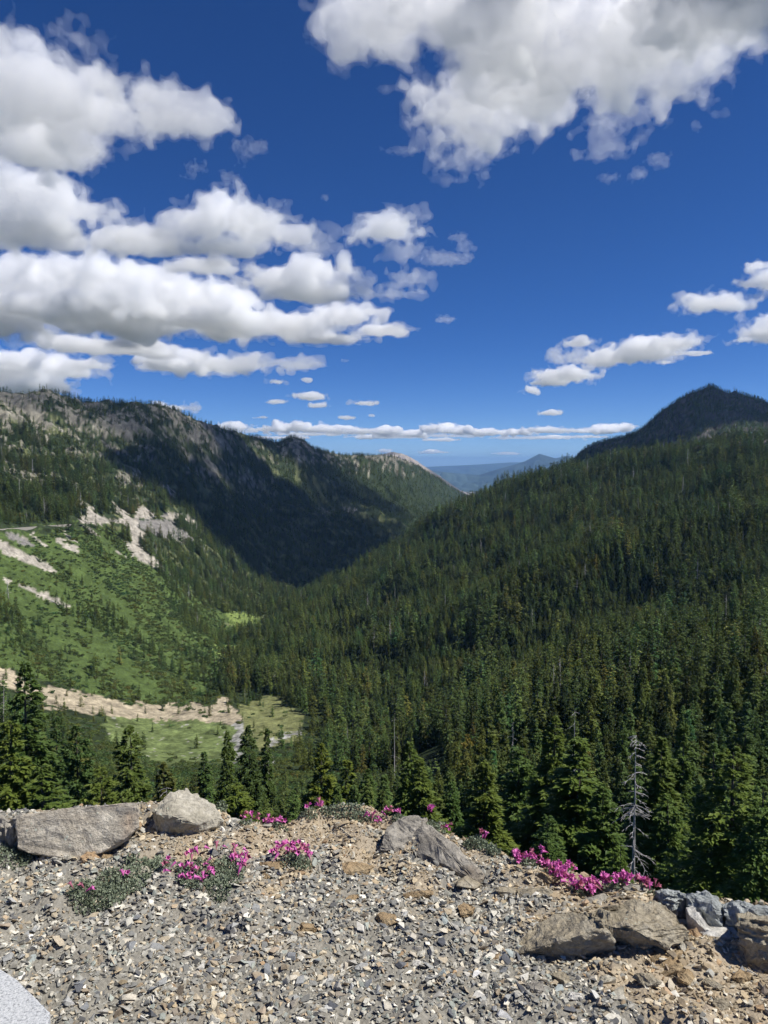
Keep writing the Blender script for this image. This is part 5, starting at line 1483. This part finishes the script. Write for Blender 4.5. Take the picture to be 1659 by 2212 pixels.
# ---- flowering mats
def leafy_mat(name, base, tip):
    m = new_mat(name)
    t = NT(m)
    v = t.n('ShaderNodeVertexColor', layer_name='col'); s = t.n('ShaderNodeSeparateColor'); t.l(v.outputs[0], s.inputs[0])
    mx = t.n('ShaderNodeMix', data_type='RGBA'); mx.inputs[6].default_value = (*base, 1); mx.inputs[7].default_value = (*tip, 1); t.l(s.outputs[0], mx.inputs[0])
    b = t.n('ShaderNodeBsdfPrincipled', i_Roughness=.6); t.l(mx.outputs[2], b.inputs['Base Color'])
    tr = t.n('ShaderNodeBsdfTranslucent'); t.l(mx.outputs[2], tr.inputs[0])
    ms = t.n('ShaderNodeMixShader', i_0=.2); t.l(b.outputs[0], ms.inputs[1]); t.l(tr.outputs[0], ms.inputs[2])
    o = t.n('ShaderNodeOutputMaterial'); t.l(ms.outputs[0], o.inputs['Surface'])
    return m


mat_leaf = leafy_mat('grey_green_leaves', (.10, .125, .078), (.25, .29, .19))
mat_petal = leafy_mat('magenta_petals', (.38, .035, .21), (.84, .23, .58))
mat_petal_old = leafy_mat('faded_petals', (.22, .05, .08), (.55, .18, .26))


def blossom_mesh(seed, mat):
    """a bell flower: narrow tube that widens into five lobes, with its stalk"""
    q = np.random.default_rng(seed)
    n = 10
    ph = np.linspace(0, 2 * np.pi, n, endpoint=False)
    zs = np.array([-.010, 0, .008, .016, .022, .026]); rs = np.array([.0008, .0022, .0038, .0052, .0066, .0105])
    V = []
    for j, (z_, r_) in enumerate(zip(zs, rs)):
        lobe = 1 + (.28 * np.cos(5 * ph) if j == 5 else 0)
        bend = .004 * (z_ / .026) ** 2
        V.append(np.stack([np.cos(ph) * r_ * lobe + bend, np.sin(ph) * r_ * lobe, np.full(n, z_) + (0 if j < 5 else .002 * np.cos(5 * ph))], -1))
    V = np.concatenate(V)
    I, K = np.meshgrid(np.arange(5), np.arange(n), indexing='ij')
    F = np.stack([I * n + K, I * n + (K + 1) % n, (I + 1) * n + (K + 1) % n, (I + 1) * n + K], -1).reshape(-1, 4)
    me = mesh_np('blossom', V, F, mat, smooth=True)
    sh = np.clip(np.repeat(np.linspace(.0, 1, 6), n) * q.uniform(.6, 1.0), 0, 1)
    color_attr(me, np.stack([sh] * 3, -1))
    return me


BL = [blossom_mesh(800 + k, mat_petal) for k in range(4)] + [blossom_mesh(820 + k, mat_petal_old) for k in range(2)]


def plant(label, leaf_spots, flower_spots, nleaf, nflow, seed, height=.036, size=.011, lying=None, group=None):
    """leaf_spots / flower_spots: ellipses (px, py, rx, ry) in the picture"""
    q = np.random.default_rng(seed)
    c0 = np.mean([at_z(a, b + d, 0.0) for a, b, c, d in (leaf_spots or flower_spots)], axis=0)
    c0[2] = bluff_z(c0[0], c0[1])
    root = empty('flowering_plant' if nflow else 'ground_plant', tuple(c0))
    tag(root, label, 'plant', group)
    def spots(sp, n):
        w = np.array([s[2] * s[3] for s in sp], float); w /= w.sum()
        k = q.choice(len(sp), n, p=w); S = np.array(sp, float)[k]
        rr = np.sqrt(q.random(n)); ph = q.uniform(0, 6.28, n)
        px, py = S[:, 0] + rr * np.cos(ph) * S[:, 2], S[:, 1] + rr * np.sin(ph) * S[:, 3]
        edge_f = rr
        p = at_z(px, py, 0.0)
        ye = np.interp(p[:, 0], EDX, EDY) + .06
        over = p[:, 1] > ye
        # beyond the brink the plant hangs on it: keep the sight line, stand it on the brink
        f_ = np.where(over, ye / p[:, 1], 1.0)
        p = np.where(over[:, None], np.array([0, 0, CAM_H]) + (p - np.array([0, 0, CAM_H])) * f_[:, None], p)
        base = bluff_z(p[:, 0], p[:, 1])
        hgt = np.where(over, np.maximum(p[:, 2] - base, 0.0), 0.0)
        return p, base, hgt, edge_f
    if leaf_spots:
        p, base, hgt, ef = spots(leaf_spots, nleaf)
        h_ = np.minimum(hgt, .10) * q.uniform(.5, 1, nleaf) + height * q.uniform(.1, 1, nleaf) * (1 - .6 * ef ** 2)
        c = np.stack([p[:, 0], p[:, 1] , base + h_], -1) - c0
        az = q.uniform(0, 6.28, nleaf); tilt = q.uniform(.1, 1.2, nleaf)
        d = np.stack([np.cos(az) * np.cos(tilt), np.sin(az) * np.cos(tilt), np.sin(tilt)], -1)
        wv = np.cross(d, q.normal(0, 1, (nleaf, 3))); wv /= np.linalg.norm(wv, axis=1)[:, None]
        nn = np.cross(d, wv)
        L_ = size * q.uniform(.7, 1.4, (nleaf, 1))
        V = np.stack([c, c + d * L_ * .5 + wv * L_ * .34 + nn * L_ * .1, c + d * L_, c + d * L_ * .5 - wv * L_ * .34 + nn * L_ * .1], 1).reshape(-1, 3)
        me = mesh_np('foliage', V, np.arange(len(V)).reshape(-1, 4), mat_leaf)
        sh = np.repeat(np.clip(.2 + .8 * q.random(nleaf), 0, 1), 4)
        color_attr(me, np.stack([sh] * 3, -1))
        fo = obj('foliage', me, root); fo['kind'] = 'stuff'
    if nflow:
        p, base, hgt, ef = spots(flower_spots, nflow)
        for k in range(nflow):
            z_ = base[k] + min(hgt[k], .12) + height * q.uniform(.75, 1.25)
            o = obj('blossom', BL[int(q.choice(6, p=[.2, .2, .18, .16, .16, .1]))], root, (p[k, 0] - c0[0], p[k, 1] - c0[1], z_ - c0[2]))
            az = q.uniform(0, 6.28); tl = q.uniform(.35, 1.35)
            o.rotation_euler = (0, tl, az)
            s_ = q.uniform(.6, 1.0); o.scale = (s_, s_, s_)
    return root


plant('pink flowered clump with grey green leaves in the left gravel', [(440, 1895, 62, 34), (490, 1890, 40, 36), (470, 1920, 30, 22), (410, 1895, 30, 20)], [(405, 1872, 12, 20), (445, 1862, 32, 12), (500, 1858, 36, 10), (532, 1862, 16, 14), (520, 1890, 8, 22), (430, 1900, 40, 20), (360, 1900, 14, 12)], 2600, 58, 1)
plant('small pink flower clump right of the larger one in the gravel', [(635, 1862, 38, 9), (650, 1868, 18, 8)], [(632, 1852, 44, 11), (600, 1855, 16, 10), (665, 1858, 12, 10)], 420, 40, 2)
plant('low grey green mat with few flowers in front of the big boulder', [(215, 1930, 60, 26), (265, 1905, 60, 28), (310, 1880, 50, 20), (345, 1872, 30, 12), (175, 1948, 30, 16)], [(158, 1942, 10, 6), (270, 1905, 8, 6), (185, 1935, 8, 6)], 3600, 6, 3, height=.04)
plant('dull grey plant at the left edge below the dark rock', [(15, 1850, 40, 18), (55, 1848, 18, 14)], None, 700, 0, 4)
plant('two pink blooms on the brink right of the pale boulder', [(530, 1795, 14, 5)], [(524, 1788, 6, 7), (548, 1786, 7, 8)], 60, 8, 5, height=.03)
plant('pink flower tuft on the brink left of the gravel mound', [(600, 1788, 20, 6)], [(598, 1780, 22, 9)], 120, 18, 6, height=.03)
plant('few pink blooms on the left flank of the gravel mound', [(668, 1762, 20, 6)], [(662, 1760, 12, 5), (688, 1748, 10, 5)], 160, 9, 7, height=.03)
plant('grey green mat crowning the gravel mound', [(740, 1754, 50, 7), (790, 1764, 34, 8)], [(810, 1775, 12, 6), (785, 1770, 8, 5)], 800, 8, 8, height=.04)
plant('pink blooms above the top of the slanted rock', [(860, 1768, 14, 6)], [(858, 1762, 12, 6), (838, 1762, 6, 5)], 120, 9, 9, height=.03)
plant('pink blooms behind the slanted rock', [(940, 1790, 26, 9)], [(968, 1800, 10, 8), (928, 1772, 8, 5), (955, 1788, 6, 6)], 300, 9, 10, height=.04)
plant('green mat hanging over the brink right of the slanted rock', [(1030, 1830, 30, 10), (1065, 1842, 16, 8)], [(1040, 1822, 8, 5)], 700, 3, 11, height=.04)
plant('first dense pink clump of the flower band', [(1140, 1862, 34, 9)], [(1125, 1858, 22, 8), (1165, 1860, 24, 9)], 200, 46, 12)
plant('second pink clump spilling down the flower band', [(1200, 1890, 26, 16)], [(1195, 1880, 22, 16), (1215, 1900, 24, 18), (1225, 1918, 14, 12)], 300, 60, 13)
plant('third pink clump in the middle of the flower band', [(1262, 1925, 36, 10)], [(1255, 1918, 30, 12), (1290, 1925, 22, 14), (1255, 1930, 26, 8)], 240, 58, 14)
plant('loose pink clump near the end of the flower band', [(1330, 1930, 34, 9)], [(1325, 1926, 28, 8), (1350, 1932, 12, 8)], 240, 24, 15)
plant('last pink blooms of the band beside the square grey rock', [(1400, 1942, 22, 6)], [(1385, 1936, 10, 6), (1405, 1942, 16, 6)], 120, 16, 16)
plant('small green tuft on the pale humped boulder', [(478, 1748, 12, 10)], None, 260, 0, 17, height=.04)

# ---- the dead tree and other grey snags
def dead_tree(px, py, r, label, seed, nbr, blen, group=None, lean=0.0):
    q = np.random.default_rng(seed)
    p = at_r(px, py, r); zb = float(ground_z(p[0], p[1])); h = p[2] - zb
    root = empty('dead_tree', (p[0], p[1], zb))
    tag(root, label, 'dead tree', group)
    zs = np.linspace(-.8, h, 16)
    wob = np.cumsum(q.normal(0, .02, (16, 2)), axis=0)
    path = np.stack([wob[:, 0] + lean * zs / h, wob[:, 1], zs], -1)
    V, Q = tube(path, np.interp(zs, [-.8, h], [h * .010 + .02, .014]), 8)
    obj('trunk', mesh_np('trunk', V, Q, dead_mat, smooth=True), root)
    for k in range(nbr):
        t_ = 1 - (q.random() ** 1.15) * .72
        L_ = blen * (1.25 - t_) * q.uniform(.35, 1.25) + .15
        az = q.uniform(0, 6.28); s = np.linspace(0, 1, 7)
        dr = np.array([math.cos(az), math.sin(az)])
        base = np.array([np.interp(t_ * h, zs, path[:, 0]), np.interp(t_ * h, zs, path[:, 1]), t_ * h])
        kink = np.cumsum(q.normal(0, .05, (7, 3)), axis=0) * L_ * .5; kink[0] = 0
        pth = base + np.stack([dr[0] * s * L_, dr[1] * s * L_, (-.05 * s - .38 * s ** 2) * L_], -1) + kink
        vv, qq = tube(pth, np.linspace(.034, .008, 7) * (.6 + .5 * L_ / blen), 5)
        parts_v, parts_q = [vv], [qq]; o_ = len(vv)
        for _ in range(int(q.integers(3, 7))):
            i0 = int(q.integers(2, 6)); l2 = L_ * q.uniform(.12, .42); a2 = az + q.choice([-1, 1]) * q.uniform(.4, 1.0)
            s2 = np.linspace(0, 1, 4)
            p2 = pth[i0] + np.stack([np.cos(a2) * s2 * l2, np.sin(a2) * s2 * l2, (-.1 * s2 - .35 * s2 ** 2) * l2], -1)
            v2, q2 = tube(p2, np.linspace(.018, .006, 4), 4)
            parts_v.append(v2); parts_q.append(q2 + o_); o_ += len(v2)
        obj('branch', mesh_np('branch', np.concatenate(parts_v), np.concatenate(parts_q), dead_mat), root)
    return root


dead_tree(1375, 1588, 54, 'bare silver grey dead tree among the right hand conifers', 1, 60, 1.9)
dead_tree(1240, 1530, 104, 'bleached dead top behind the great broad conifer', 2, 26, 2.2)
dead_tree(1108, 1560, 150, 'small grey snag in the forest above the slender conifer', 3, 22, 2.4)
dead_tree(1655, 1430, 210, 'grey snag at the right edge in the mid forest', 4, 22, 2.8)
dead_tree(362, 1700, 78, 'brittle grey dead branches behind the pale humped boulder', 5, 26, 2.2)
dead_tree(852, 1540, 235, 'pale snag standing in the middle of the near forest', 6, 18, 2.6)
# ------------------------------------------------------------------ air
haze_mat = new_mat('hazy_air')
t = NT(haze_mat)
pv = t.n('ShaderNodeVolumePrincipled', i_Density=3.3e-5, i_Anisotropy=0.2)
pv.inputs['Color'].default_value = (0.34, 0.60, 1.0, 1)
ot = t.n('ShaderNodeOutputMaterial'); t.l(pv.outputs[0], ot.inputs['Volume'])
HX, HY0, HY1, HZ0, HZ1 = 62000.0, -62000.0, 62000.0, -1400.0, 420.0
hv = np.array([[sx * HX, yy, zz] for zz in (HZ0, HZ1) for yy in (HY0, HY1) for sx in (-1, 1)])
hf = np.array([[0, 2, 3, 1], [4, 5, 7, 6], [0, 1, 5, 4], [2, 6, 7, 3], [0, 4, 6, 2], [1, 3, 7, 5]])
tag(obj('haze', mesh_np('haze', hv, hf, haze_mat)), 'thin blue haze filling the valley air', None, None, 'stuff')
